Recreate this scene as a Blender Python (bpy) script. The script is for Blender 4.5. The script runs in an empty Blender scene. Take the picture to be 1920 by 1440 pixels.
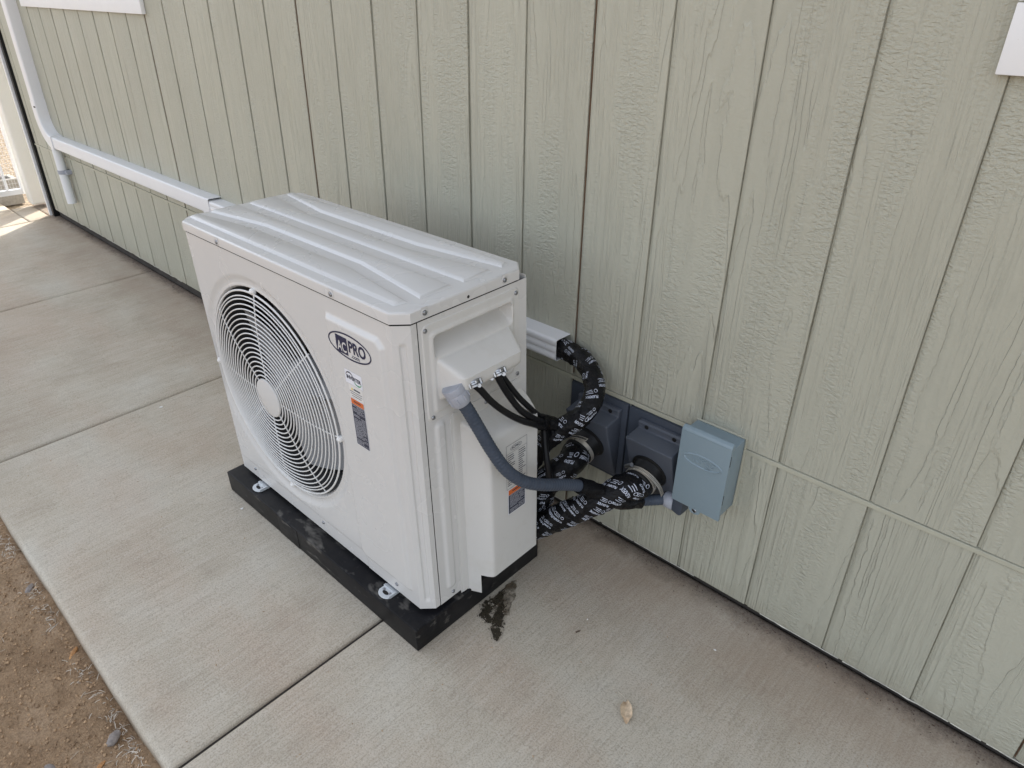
import bpy, bmesh, math, random
from mathutils import Vector, Matrix, noise
random.seed(7)
SC = bpy.context.scene
COL = SC.collection

# ------------------------------------------------------------------ camera
CAM = Vector((1.06443, -1.38698, 1.41269))
R_ = Vector((0.72605116, 0.68753183, 0.01223513))
U_ = Vector((-0.34248123, 0.34612536, 0.87344367))
F_ = Vector((-0.59628543, 0.63835509, -0.48677147))
cd = bpy.data.cameras.new('camera')
cam = bpy.data.objects.new('camera', cd)
COL.objects.link(cam)
cam.matrix_world = Matrix(((R_.x, U_.x, -F_.x, CAM.x), (R_.y, U_.y, -F_.y, CAM.y), (R_.z, U_.z, -F_.z, CAM.z), (0, 0, 0, 1)))
cd.sensor_fit = 'HORIZONTAL'; cd.sensor_width = 36.0
cd.lens = 36.0 * 1312.64 / 1920.0
cd.clip_start = 0.02; cd.clip_end = 500
SC.camera = cam

# ------------------------------------------------------------------ sky, sun, exposure
SUN_DIR = Vector((-0.60, 0.80, 0)).normalized()
SUN_EL = math.radians(40)
sun_vec = Vector((SUN_DIR.x * math.cos(SUN_EL), SUN_DIR.y * math.cos(SUN_EL), math.sin(SUN_EL)))
w = bpy.data.worlds.new("World"); SC.world = w; w.use_nodes = True
nt = w.node_tree; nt.nodes.clear()
sky = nt.nodes.new('ShaderNodeTexSky'); sky.sky_type = 'NISHITA'; sky.sun_disc = False
sky.sun_elevation = SUN_EL
sky.sun_rotation = math.atan2(SUN_DIR.x, SUN_DIR.y)
sky.air_density = 1.0; sky.dust_density = 2.5; sky.ozone_density = 1.0
hs = nt.nodes.new('ShaderNodeHueSaturation'); hs.inputs['Saturation'].default_value = 0.38
bg = nt.nodes.new('ShaderNodeBackground'); bg.inputs['Strength'].default_value = 0.13
wo = nt.nodes.new('ShaderNodeOutputWorld')
nt.links.new(sky.outputs[0], hs.inputs['Color']); nt.links.new(hs.outputs[0], bg.inputs['Color']); nt.links.new(bg.outputs[0], wo.inputs['Surface'])
sd = bpy.data.lights.new('sun', 'SUN'); sd.energy = 2.1; sd.angle = math.radians(0.53); sd.color = (1.0, 0.95, 0.88)
so = bpy.data.objects.new('sun', sd); COL.objects.link(so)
so.rotation_euler = sun_vec.to_track_quat('Z', 'Y').to_euler(); so.location = (-8, 6, 10)
vs = SC.view_settings
vs.view_transform = 'Standard'; vs.look = 'None'; vs.gamma = 1.0; vs.use_curve_mapping = False
vs.exposure = 1.77
SC.render.engine = 'CYCLES'
SC.cycles.max_bounces = 8; SC.cycles.diffuse_bounces = 5; SC.cycles.use_denoising = True

# ------------------------------------------------------------------ helpers: scene objects
def link(o, parent=None):
    COL.objects.link(o)
    if parent is not None: o.parent = parent
    return o

def tag(o, label=None, cat=None, group=None, kind=None):
    if label: o['label'] = label
    if cat: o['category'] = cat
    if group: o['group'] = group
    if kind: o['kind'] = kind
    return o

def empty(name, loc=(0, 0, 0), mat=None, parent=None):
    o = bpy.data.objects.new(name, None); o.empty_display_size = 0.05
    link(o, parent)
    if mat is not None: o.matrix_world = mat
    else: o.location = loc
    return o

def obj(name, data, mat=None, parent=None, smooth=True, loc=None):
    """data: bmesh or (verts, faces) -> one mesh object"""
    me = bpy.data.meshes.new(name)
    if isinstance(data, bmesh.types.BMesh):
        data.to_mesh(me); data.free()
    else:
        me.from_pydata([tuple(v) for v in data[0]], [], data[1]); me.update()
    if smooth:
        me.polygons.foreach_set('use_smooth', [True] * len(me.polygons))
        try: me.set_sharp_from_angle(angle=math.radians(38))
        except Exception: pass
    mats = mat if isinstance(mat, (list, tuple)) else [mat]
    for m in mats:
        if m: me.materials.append(m)
    o = bpy.data.objects.new(name, me)
    link(o, parent)
    if loc is not None: o.location = loc
    return o

def clone(src, parent=None, loc=None, rot=None):
    c = src.copy(); link(c, parent)
    if loc is not None: c.location = loc
    if rot is not None: c.rotation_euler = rot
    return c

class MB:
    """collects verts and faces"""
    def __init__(s): s.v = []; s.f = []; s.m = []
    def add(s, v, f, mi=0):
        b = len(s.v); s.v += [tuple(x) for x in v]; s.f += [tuple(i + b for i in q) for q in f]; s.m += [mi] * len(f)
    def box(s, a, b, mi=0):
        x0, y0, z0 = a; x1, y1, z1 = b
        s.add([(x0, y0, z0), (x1, y0, z0), (x1, y1, z0), (x0, y1, z0), (x0, y0, z1), (x1, y0, z1), (x1, y1, z1), (x0, y1, z1)],
              [(0, 3, 2, 1), (4, 5, 6, 7), (0, 1, 5, 4), (1, 2, 6, 5), (2, 3, 7, 6), (3, 0, 4, 7)], mi)
    def cyl(s, c, ax, r, h, n=16, r2=None, caps=True, mi=0):
        c = Vector(c); ax = Vector(ax).normalized(); r2 = r if r2 is None else r2
        u = ax.orthogonal().normalized(); v = ax.cross(u)
        P = []
        for k, (rr, hh) in enumerate(((r, 0), (r2, h))):
            for i in range(n):
                a = 2 * math.pi * i / n
                P.append(c + ax * hh + (u * math.cos(a) + v * math.sin(a)) * rr)
        F = [(i, (i + 1) % n, n + (i + 1) % n, n + i) for i in range(n)]
        if caps: F += [tuple(reversed(range(n))), tuple(range(n, 2 * n))]
        s.add(P, F, mi)
    def lathe(s, c, ax, prof, n=32, mi=0):
        """prof: (radius, height) list"""
        c = Vector(c); ax = Vector(ax).normalized()
        u = ax.orthogonal().normalized(); v = ax.cross(u)
        P = []
        for rr, hh in prof:
            for i in range(n):
                a = 2 * math.pi * i / n
                P.append(c + ax * hh + (u * math.cos(a) + v * math.sin(a)) * max(rr, 1e-5))
        F = []
        for k in range(len(prof) - 1):
            for i in range(n):
                j = (i + 1) % n
                F.append((k * n + i, k * n + j, (k + 1) * n + j, (k + 1) * n + i))
        s.add(P, F, mi)
    def tube(s, path, r, n=10, rf=None, caps=True, mi=0):
        P, F = tube_geo(path, r, n, rf, caps)
        s.add(P, F, mi)
    def obj(s, name, mat, parent=None, smooth=True, loc=None):
        o = obj(name, (s.v, s.f), mat, parent, smooth, loc)
        if any(s.m): o.data.polygons.foreach_set('material_index', s.m)
        return o

def catmull(pts, step=0.01):
    pts = [Vector(p) for p in pts]
    if len(pts) < 3:
        out = pts
    else:
        ext = [2 * pts[0] - pts[1]] + pts + [2 * pts[-1] - pts[-2]]
        out = []
        for i in range(1, len(ext) - 2):
            p0, p1, p2, p3 = ext[i - 1:i + 3]
            for k in range(24):
                t = k / 24
                out.append(0.5 * ((2 * p1) + (p2 - p0) * t + (2 * p0 - 5 * p1 + 4 * p2 - p3) * t * t + (3 * p1 - p0 - 3 * p2 + p3) * t ** 3))
        out.append(pts[-1])
    # resample
    L = [0]
    for a, b in zip(out, out[1:]): L.append(L[-1] + (b - a).length)
    n = max(2, int(L[-1] / step))
    res = []; j = 0
    for k in range(n + 1):
        s = L[-1] * k / n
        while j < len(L) - 2 and L[j + 1] < s: j += 1
        d = L[j + 1] - L[j]
        t = 0 if d < 1e-9 else (s - L[j]) / d
        res.append(out[j].lerp(out[j + 1], t))
    return res

def frames(path):
    T = []
    for i in range(len(path)):
        a = path[max(i - 1, 0)]; b = path[min(i + 1, len(path) - 1)]
        T.append((b - a).normalized())
    u = T[0].orthogonal().normalized(); fr = []
    for t in T:
        u = (u - t * u.dot(t)).normalized()
        fr.append((u.copy(), t.cross(u)))
    return fr

def tube_geo(path, r, n=10, rf=None, caps=True):
    path = [Vector(p) for p in path]
    fr = frames(path); P = []; s = 0
    for i, p in enumerate(path):
        if i: s += (p - path[i - 1]).length
        u, v = fr[i]
        for k in range(n):
            a = 2 * math.pi * k / n
            rr = rf(s, a) if rf else r
            P.append(p + (u * math.cos(a) + v * math.sin(a)) * rr)
    F = []
    for i in range(len(path) - 1):
        for k in range(n):
            k2 = (k + 1) % n
            F.append((i * n + k, i * n + k2, (i + 1) * n + k2, (i + 1) * n + k))
    if caps:
        F.append(tuple(reversed(range(n)))); b = (len(path) - 1) * n; F.append(tuple(range(b, b + n)))
    return P, F

def bevel_box(a, b, bev=0.002, seg=2):
    bm = bmesh.new()
    bmesh.ops.create_cube(bm, size=1)
    for v in bm.verts:
        v.co = Vector(((a[0] + b[0]) / 2 + v.co.x * (b[0] - a[0]), (a[1] + b[1]) / 2 + v.co.y * (b[1] - a[1]), (a[2] + b[2]) / 2 + v.co.z * (b[2] - a[2])))
    if bev > 0: bmesh.ops.bevel(bm, geom=bm.edges[:], offset=bev, segments=seg, affect='EDGES', profile=0.6)
    return bm

def prism(poly, ax, lo, hi, bev=0.0, seg=2):
    """poly in 2D extruded along axis 'x','y','z' """
    bm = bmesh.new()
    def P(q, h):
        if ax == 'z': return (q[0], q[1], h)
        if ax == 'y': return (q[0], h, q[1])
        return (h, q[0], q[1])
    A = [bm.verts.new(P(q, lo)) for q in poly]; B = [bm.verts.new(P(q, hi)) for q in poly]
    n = len(poly)
    bm.faces.new(A); bm.faces.new(list(reversed(B)))
    for i in range(n): bm.faces.new((A[i], B[i], B[(i + 1) % n], A[(i + 1) % n]))
    bmesh.ops.recalc_face_normals(bm, faces=bm.faces[:])
    if bev > 0: bmesh.ops.bevel(bm, geom=bm.edges[:], offset=bev, segments=seg, affect='EDGES', profile=0.6)
    return bm

def sstep(a, b, x):
    t = min(1, max(0, (x - a) / (b - a))); return t * t * (3 - 2 * t)

_txt = {}
def text_geo(s, size=1.0, bold=0.0, align='CENTER'):
    """flat mesh of lettering: (verts 2D, faces)"""
    key = (s, size, bold, align)
    if key in _txt: return _txt[key]
    cu = bpy.data.curves.new('t', 'FONT'); cu.body = s; cu.size = size; cu.align_x = align; cu.align_y = 'CENTER'; cu.offset = bold; cu.resolution_u = 3
    o = bpy.data.objects.new('t', cu); COL.objects.link(o)
    dg = bpy.context.evaluated_depsgraph_get(); dg.update()
    me = bpy.data.meshes.new_from_object(o.evaluated_get(dg))
    V = [(v.co.x, v.co.y) for v in me.vertices]; Fc = [tuple(p.vertices) for p in me.polygons]
    bpy.data.objects.remove(o); bpy.data.curves.remove(cu); bpy.data.meshes.remove(me)
    _txt[key] = (V, Fc); return V, Fc

def ring2d(cx, cy, ax, ay, wd, n=64):
    V = []; F = []
    for i in range(n):
        a = 2 * math.pi * i / n
        V += [(cx + math.cos(a) * ax, cy + math.sin(a) * ay), (cx + math.cos(a) * (ax - wd), cy + math.sin(a) * (ay - wd))]
    for i in range(n):
        j = (i + 1) % n; F.append((2 * i, 2 * i + 1, 2 * j + 1, 2 * j))
    return V, F

# ------------------------------------------------------------------ helpers: materials
class N:
    def __init__(s, name):
        s.m = bpy.data.materials.new(name); s.m.use_nodes = True
        s.t = s.m.node_tree; s.b = s.t.nodes['Principled BSDF']
    def n(s, typ, **kw):
        x = s.t.nodes.new(typ)
        for k, v in kw.items():
            if k in x.inputs: x.inputs[k].default_value = v
            else: setattr(x, k, v)
        return x
    def l(s, a, b): s.t.links.new(a, b)
    def coord(s, kind='Object', scale=(1, 1, 1), rnd=0.0):
        tc = s.n('ShaderNodeTexCoord'); mp = s.n('ShaderNodeMapping'); mp.inputs['Scale'].default_value = scale
        src = tc.outputs[kind]
        if rnd:
            oi = s.n('ShaderNodeObjectInfo'); vm = s.n('ShaderNodeVectorMath', operation='MULTIPLY_ADD')
            cx = s.n('ShaderNodeCombineXYZ')
            for i in range(3): s.l(oi.outputs['Random'], cx.inputs[i])
            s.l(cx.outputs[0], vm.inputs[0]); vm.inputs[1].default_value = (rnd, rnd * 0.7, rnd * 1.3); s.l(src, vm.inputs[2]); src = vm.outputs[0]
        s.l(src, mp.inputs['Vector']); return mp.outputs[0]
    def world(s, scale=(1, 1, 1)):
        g = s.n('ShaderNodeNewGeometry'); mp = s.n('ShaderNodeMapping'); mp.inputs['Scale'].default_value = scale
        s.l(g.outputs['Position'], mp.inputs['Vector']); return mp.outputs[0]
    def noise(s, vec, scale, detail=4, rough=0.55, dist=0.0):
        x = s.n('ShaderNodeTexNoise', Scale=scale, Detail=detail, Roughness=rough, Distortion=dist); s.l(vec, x.inputs['Vector']); return x.outputs['Fac']
    def ramp(s, fac, stops, interp='LINEAR'):
        r = s.n('ShaderNodeValToRGB'); r.color_ramp.interpolation = interp
        e = r.color_ramp.elements
        while len(e) < len(stops): e.new(0.5)
        for el, (p, c) in zip(e, stops):
            el.position = p; el.color = (*c, 1) if not isinstance(c, (int, float)) else (c, c, c, 1)
        s.l(fac, r.inputs[0]); return r.outputs[0]
    def mix(s, fac, a, b, blend='MIX'):
        x = s.n('ShaderNodeMix', data_type='RGBA', blend_type=blend)
        for inp, v in ((x.inputs['Factor'], fac), (x.inputs['A'], a), (x.inputs['B'], b)):
            pass
        fi = [i for i in x.inputs if i.name == 'Factor' and i.type == 'VALUE'][0]
        ai = [i for i in x.inputs if i.name == 'A' and i.type == 'RGBA'][0]
        bi = [i for i in x.inputs if i.name == 'B' and i.type == 'RGBA'][0]
        for inp, v in ((fi, fac), (ai, a), (bi, b)):
            if hasattr(v, 'links'): s.l(v, inp)
            elif isinstance(v, (int, float)): inp.default_value = v
            else: inp.default_value = (*v, 1)
        return [o for o in x.outputs if o.type == 'RGBA'][0]
    def math(s, op, a, b=0.0, clamp=False):
        x = s.n('ShaderNodeMath', operation=op, use_clamp=clamp)
        for i, v in enumerate((a, b)):
            if hasattr(v, 'links'): s.l(v, x.inputs[i])
            else: x.inputs[i].default_value = v
        return x.outputs[0]
    def bump(s, h, strength=0.5, dist=0.001, chain=None):
        b = s.n('ShaderNodeBump', Strength=strength, Distance=dist); s.l(h, b.inputs['Height'])
        if chain is not None: s.l(chain, b.inputs['Normal'])
        return b.outputs[0]
    def set(s, color=None, rough=None, metal=None, normal=None, spec=None, **kw):
        for key, v in (('Base Color', color), ('Roughness', rough), ('Metallic', metal), ('Normal', normal), ('Specular IOR Level', spec)):
            if v is None: continue
            inp = s.b.inputs[key]
            if hasattr(v, 'links'): s.l(v, inp)
            elif key == 'Base Color': inp.default_value = (*v, 1)
            else: inp.default_value = v
        return s.m

def simple(name, c, rough=0.5, metal=0.0, var=0.12, nscale=40, bump=0.0, bscale=300, bdist=0.0005):
    g = N(name); v = g.coord('Object')
    f = g.noise(v, nscale, 4)
    col = g.ramp(f, [(0.3, tuple(x * (1 - var) for x in c)), (0.7, tuple(min(1, x * (1 + var)) for x in c))])
    nrm = g.bump(g.noise(v, bscale, 3), bump, bdist) if bump else None
    rr = g.math('ADD', g.math('MULTIPLY', g.noise(v, nscale * 0.6, 3), 0.2), rough - 0.1)
    return g.set(col, rr, metal, nrm)

def mat_siding(name, base):
    g = N(name)
    v = g.coord('Object', (1, 1, 1), rnd=37.0)
    def st(sc): 
        mp = g.n('ShaderNodeMapping'); mp.inputs['Scale'].default_value = sc; g.l(v, mp.inputs['Vector']); return mp.outputs[0]
    # stepped wood grain: contour lines of a stretched noise (cathedral figures), fine streaks, pebbled areas
    n1 = g.noise(st((1, 1, 0.085)), 8.5, 3, 0.5, 0.45)
    saw = g.math('FRACT', g.math('ADD', g.math('MULTIPLY', n1, 17.0), g.math('MULTIPLY', g.noise(st((1, 1, 0.35)), 75, 3), 0.7)))
    sawh = g.ramp(saw, [(0.0, 0.0), (0.55, 0.55), (0.84, 0.95), (0.97, 0.0)])
    fine = g.ramp(g.noise(st((1, 1, 0.035)), 150, 2, 0.55, 0.25), [(0.32, 0.0), (0.68, 1.0)])
    peb = g.ramp(g.noise(st((0.65, 1, 1.25)), 120, 2, 0.6, 0.5), [(0.34, 0.0), (0.66, 1.0)])
    m1 = g.ramp(g.noise(st((1, 1, 0.10)), 10, 2), [(0.46, 0.0), (0.56, 1.0)])
    m2 = g.ramp(g.noise(st((1, 1, 0.16)), 14, 2), [(0.47, 0.0), (0.62, 0.62)])
    h1 = g.mix(m1, fine, sawh)
    h2 = g.mix(m2, h1, peb)
    hgt = g.mix(0.18, h2, g.mix(0.5, fine, peb))
    nrm = g.bump(hgt, 1.0, 0.0027)
    big = g.noise(g.world((1, 1, 0.5)), 3.0, 4)
    c1 = g.ramp(big, [(0.3, tuple(x * 0.93 for x in base)), (0.7, tuple(x * 1.05 for x in base))])
    stain = g.ramp(g.noise(g.world((1, 1, 0.25)), 6.5, 5, 0.6), [(0.60, 0.0), (0.78, 0.30)])
    c2 = g.mix(stain, c1, (0.37, 0.34, 0.20))
    # per-board tint and small dark specks
    oi = g.n('ShaderNodeObjectInfo')
    c3 = g.mix(0.5, c2, g.ramp(oi.outputs['Random'], [(0, tuple(x * 0.95 for x in base)), (1, tuple(x * 1.04 for x in base))]))
    sp = g.ramp(g.noise(st((1, 1, 0.4)), 48, 2), [(0.77, 0.0), (0.80, 0.55)])
    c4 = g.mix(sp, c3, tuple(x * 0.55 for x in base))
    # soil splash near the bottom of the wall
    sx = g.n('ShaderNodeSeparateXYZ'); g.l(g.world(), sx.inputs[0])
    low = g.ramp(g.math('ADD', sx.outputs['Z'], g.math('MULTIPLY', g.noise(g.world(), 22, 4), 0.16)), [(0.07, 0.5), (0.17, 0.0)])
    c5 = g.mix(low, c4, (0.30, 0.27, 0.20))
    c5 = g.mix(g.ramp(hgt, [(0.10, 0.14), (0.45, 0.0)]), c5, tuple(x * 0.62 for x in base))  # grain hollows tinted darker, relief shading put into the colour
    return g.set(c5, 0.42, 0, nrm, 0.35)

def mat_concrete():
    g = N('concrete')
    w1 = g.world()
    a = g.noise(w1, 2.6, 7, 0.66); b = g.noise(g.world((0.6, 2.2, 1)), 1.6, 4)
    st = g.noise(g.world((5.0, 0.45, 1)), 4.5, 6, 0.68)
    fine = g.noise(w1, 260, 2, 0.7)
    broom = g.noise(g.world((1.0, 0.045, 1)), 190, 2, 0.65)
    c = g.ramp(a, [(0.34, (0.440, 0.380, 0.298)), (0.5, (0.515, 0.460, 0.368)), (0.66, (0.565, 0.524, 0.440))])
    c = g.mix(g.ramp(b, [(0.44, 0.0), (0.66, 0.50)]), c, (0.50, 0.385, 0.290))
    c = g.mix(g.ramp(st, [(0.50, 0.0), (0.74, 0.28)]), c, (0.62, 0.58, 0.495))
    c = g.mix(g.ramp(st, [(0.28, 0.26), (0.44, 0.0)]), c, (0.37, 0.31, 0.235))
    c = g.mix(g.ramp(broom, [(0.36, 0.22), (0.50, 0.0)]), c, (0.28, 0.24, 0.19))
    c = g.mix(g.ramp(broom, [(0.54, 0.0), (0.70, 0.22)]), c, (0.62, 0.59, 0.53))
    c = g.mix(g.ramp(fine, [(0.36, 0.38), (0.50, 0.0)]), c, (0.19, 0.16, 0.13))
    c = g.mix(g.ramp(fine, [(0.56, 0.0), (0.72, 0.30)]), c, (0.66, 0.63, 0.57))
    c = g.mix(g.ramp(g.noise(w1, 62, 2), [(0.75, 0.0), (0.79, 0.6)]), c, (0.16, 0.12, 0.09))
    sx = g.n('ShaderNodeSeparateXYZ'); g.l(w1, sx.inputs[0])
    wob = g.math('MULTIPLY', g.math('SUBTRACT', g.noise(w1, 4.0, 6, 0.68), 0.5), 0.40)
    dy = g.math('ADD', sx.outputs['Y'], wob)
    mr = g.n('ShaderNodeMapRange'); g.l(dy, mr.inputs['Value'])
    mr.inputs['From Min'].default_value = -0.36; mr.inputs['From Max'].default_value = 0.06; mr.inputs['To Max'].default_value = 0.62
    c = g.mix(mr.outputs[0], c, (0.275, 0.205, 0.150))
    # soil dust packed against the wall foot
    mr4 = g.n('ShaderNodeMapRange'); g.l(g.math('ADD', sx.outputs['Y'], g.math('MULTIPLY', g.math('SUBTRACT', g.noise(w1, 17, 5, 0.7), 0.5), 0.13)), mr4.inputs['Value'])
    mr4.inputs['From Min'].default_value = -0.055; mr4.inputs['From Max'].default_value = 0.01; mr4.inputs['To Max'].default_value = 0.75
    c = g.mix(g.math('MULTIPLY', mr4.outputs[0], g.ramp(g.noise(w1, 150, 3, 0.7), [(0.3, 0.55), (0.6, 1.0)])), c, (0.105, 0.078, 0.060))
    # paler trowelled margin at the outer edge
    mr2 = g.n('ShaderNodeMapRange'); g.l(g.math('ADD', sx.outputs['Y'], g.math('MULTIPLY', wob, 0.12)), mr2.inputs['Value'])
    mr2.inputs['From Min'].default_value = -1.185; mr2.inputs['From Max'].default_value = -1.215; mr2.inputs['To Max'].default_value = 0.10
    c = g.mix(mr2.outputs[0], c, (0.55, 0.52, 0.45))
    mr3 = g.n('ShaderNodeMapRange'); g.l(g.math('ADD', sx.outputs['Z'], g.math('MULTIPLY', wob, 0.06)), mr3.inputs['Value'])
    mr3.inputs['From Min'].default_value = -0.05; mr3.inputs['From Max'].default_value = -0.085; mr3.inputs['To Max'].default_value = 0.8
    c = g.mix(mr3.outputs[0], c, (0.22, 0.165, 0.115))
    nb = g.bump(broom, 0.6, 0.0018)
    nb = g.bump(fine, 0.6, 0.0014, nb)
    return g.set(c, 0.88, 0, nb, 0.2)

def mat_dirt():
    g = N('dry_soil'); w1 = g.world()
    a = g.noise(w1, 5, 6, 0.65); b = g.noise(w1, 140, 4, 0.7)
    c = g.ramp(a, [(0.3, (0.255, 0.165, 0.095)), (0.52, (0.365, 0.250, 0.152)), (0.72, (0.45, 0.325, 0.215))])
    c = g.mix(g.ramp(b, [(0.35, 0.5), (0.6, 0.0)]), c, (0.12, 0.08, 0.05))
    c = g.mix(g.ramp(g.noise(w1, 210, 2), [(0.66, 0.0), (0.74, 0.6)]), c, (0.45, 0.37, 0.28))
    sx = g.n('ShaderNodeSeparateXYZ'); g.l(w1, sx.inputs[0])
    far = g.ramp(g.math('ADD', g.math('MULTIPLY', sx.outputs['X'], -1.0), -4.9), [(0.0, 0.0), (0.3, 1.0)])
    grav = g.ramp(g.noise(w1, 38, 4, 0.75), [(0.34, (0.085, 0.062, 0.042)), (0.5, (0.25, 0.195, 0.135)), (0.66, (0.42, 0.35, 0.26))])
    c = g.mix(far, c, grav)
    nb = g.bump(b, 0.8, 0.006); nb = g.bump(g.noise(w1, 420, 3), 0.5, 0.002, nb)
    return g.set(c, 0.95, 0, nb, 0.15)

def mat_paint(name, c, rough=0.36, speck=0.25):
    g = N(name); v = g.coord('Object')
    col = g.ramp(g.noise(v, 5, 4), [(0.3, tuple(x * 0.965 for x in c)), (0.7, c)])
    sm = g.ramp(g.noise(v, 9, 6, 0.75), [(0.52, 0.0), (0.85, speck * 1.2)])
    col = g.mix(sm, col, (c[0] * 0.80, c[1] * 0.77, c[2] * 0.70))
    sp = g.ramp(g.noise(v, 170, 2), [(0.76, 0.0), (0.80, speck * 1.2)])
    col = g.mix(sp, col, (c[0] * 0.55, c[1] * 0.5, c[2] * 0.42))
    rr = g.math('ADD', g.math('MULTIPLY', g.noise(v, 6, 3), 0.10), rough - 0.05)
    return g.set(col, rr, 0, None, 0.5)

def mat_tape():
    g = N('black_film_tape'); v = g.coord('Object')
    f = g.noise(v, 60, 4, 0.6, 0.8)
    nb = g.bump(f, 0.9, 0.006); nb = g.bump(g.noise(v, 170, 2, 0.5, 2.0), 0.6, 0.002, nb)
    return g.set((0.005, 0.005, 0.006), 0.17, 0, nb, 0.2)

def mat_pad():
    g = N('black_pad_plastic'); v = g.coord('Object')
    c = g.ramp(g.noise(v, 9, 4), [(0.3, (0.006, 0.006, 0.007)), (0.7, (0.012, 0.012, 0.014))])
    sm = g.ramp(g.noise(v, 17, 6, 0.72, 0.6), [(0.60, 0.0), (0.74, 0.30)])
    c = g.mix(sm, c, (0.10, 0.095, 0.09))
    sc = g.ramp(g.noise(g.coord('Object', (0.6, 1, 1.6)), 22, 3, 0.6, 0.2), [(0.60, 0.0), (0.72, 0.7)])
    c = g.mix(sc, c, (0.15, 0.14, 0.125))
    c = g.mix(g.ramp(g.noise(v, 3.5, 6, 0.7), [(0.45, 0.0), (0.75, 0.10)]), c, (0.20, 0.18, 0.15))
    return g.set(c, g.math('ADD', g.math('MULTIPLY', sm, 0.8), 0.42), 0, None, 0.14)

M = {}
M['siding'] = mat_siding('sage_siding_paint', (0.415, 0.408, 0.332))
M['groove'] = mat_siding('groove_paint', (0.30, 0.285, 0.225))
M['flash'] = simple('sage_flashing_paint', (0.41, 0.40, 0.315), 0.45, 0, 0.06, 12)
M['rust'] = simple('bare_panel_edge', (0.115, 0.065, 0.035), 0.85, 0, 0.4, 25)
M['dark'] = simple('dark_cavity', (0.02, 0.018, 0.016), 0.9, 0, 0.3)
M['founda'] = simple('dark_foundation', (0.045, 0.038, 0.032), 0.9, 0, 0.35, 30, 0.5, 200, 0.002)  # very dark brown for the foundation and the panel joints
M['chalk'] = simple('flaking_white_edge', (0.55, 0.53, 0.47), 0.8, 0, 0.35, 60, 0.5, 200, 0.002)
M['white_wood'] = mat_paint('white_trim_paint', (0.80, 0.80, 0.80), 0.45, 0.2)
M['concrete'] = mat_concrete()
M['dirt'] = mat_dirt()
M['ac'] = mat_paint('ivory_powder_coat', (0.625, 0.615, 0.598), 0.27, 0.10)
M['cover'] = mat_paint('ivory_cover_plastic', (0.625, 0.613, 0.588), 0.42, 0.5)
M['guard'] = simple('white_wire_coating', (0.74, 0.735, 0.72), 0.4, 0, 0.03)
M['duct'] = mat_paint('white_pvc_cover', (0.73, 0.73, 0.74), 0.33, 0.12)
M['pvc'] = mat_paint('white_pvc_pipe', (0.74, 0.75, 0.76), 0.4, 0.15)
M['steel'] = simple('zinc_steel', (0.36, 0.37, 0.39), 0.34, 1.0, 0.1, 60)
M['zinc'] = simple('pale_zinc_bracket', (0.66, 0.69, 0.71), 0.38, 0.35, 0.08, 60)
M['band'] = simple('stainless_band', (0.60, 0.56, 0.49), 0.3, 0.6, 0.08, 60)
M['tape'] = mat_tape()
M['pad'] = mat_pad()
M['print_w'] = simple('white_ink', (0.50, 0.53, 0.61), 0.45, 0, 0.5, 150)
M['navy'] = simple('navy_ink', (0.012, 0.016, 0.055), 0.4, 0, 0.05)
M['ink'] = simple('dark_ink', (0.02, 0.025, 0.05), 0.45, 0, 0.05)
M['paper'] = simple('white_label', (0.74, 0.75, 0.80), 0.35, 0, 0.03)
M['ivory_label'] = simple('cream_label', (0.70, 0.685, 0.66), 0.4, 0, 0.03)
M['orange'] = simple('orange_ink', (0.60, 0.14, 0.03), 0.4, 0, 0.05)
M['yellow'] = simple('yellow_ink', (0.75, 0.55, 0.06), 0.4, 0, 0.05)
M['green'] = simple('green_ink', (0.05, 0.30, 0.12), 0.4, 0, 0.05)
M['boot'] = mat_paint('slate_grey_plastic', (0.070, 0.080, 0.101), 0.5, 0.3)
M['bootplate'] = mat_paint('dark_slate_plastic', (0.048, 0.059, 0.080), 0.5, 0.3)
M['rubber'] = simple('black_rubber', (0.012, 0.012, 0.012), 0.38, 0, 0.2, 60)
M['disc'] = mat_paint('blue_grey_enamel', (0.215, 0.280, 0.318), 0.34, 0.12)
M['cond'] = simple('grey_flex_conduit', (0.060, 0.073, 0.098), 0.42, 0, 0.1, 30)
M['fitting'] = simple('light_grey_fitting', (0.34, 0.355, 0.40), 0.42, 0, 0.1, 60)
M['cable'] = simple('black_cable_jacket', (0.010, 0.010, 0.011), 0.36, 0, 0.2, 60, 0.3, 400)
M['fan'] = simple('grey_fan_plastic', (0.27, 0.275, 0.285), 0.45, 0, 0.05)
M['throat'] = simple('shaded_fan_shroud', (0.022, 0.022, 0.023), 0.6, 0, 0.1)  # near-black colour carries the shade inside the fan throat
M['coil'] = simple('dark_coil', (0.015, 0.016, 0.018), 0.6, 0.3, 0.3)
M['leaf'] = simple('dry_leaf', (0.62, 0.48, 0.33), 0.75, 0, 0.25, 120, 0.4, 300, 0.001)
M['bark'] = simple('orange_bark', (0.40, 0.20, 0.075), 0.85, 0, 0.35, 90, 0.6, 200, 0.002)
M['stone'] = simple('grey_stone', (0.24, 0.21, 0.19), 0.85, 0, 0.3, 60, 0.5, 200, 0.002)
M['straw'] = simple('bleached_straw', (0.52, 0.46, 0.38), 0.85, 0, 0.4, 50)
M['pebble'] = simple('soil_pebbles', (0.38, 0.255, 0.15), 0.9, 0, 0.45, 40)
M['cmu'] = simple('grey_block', (0.30, 0.28, 0.25), 0.9, 0, 0.15, 60, 0.6, 250, 0.003)
M['gate'] = mat_paint('white_gate_enamel', (0.78, 0.78, 0.78), 0.4, 0.1)
M['post'] = mat_paint('cream_post_vinyl', (0.74, 0.72, 0.66), 0.45, 0.2)
M['chip'] = simple('white_paint_chip', (0.80, 0.79, 0.76), 0.6, 0, 0.03)
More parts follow.
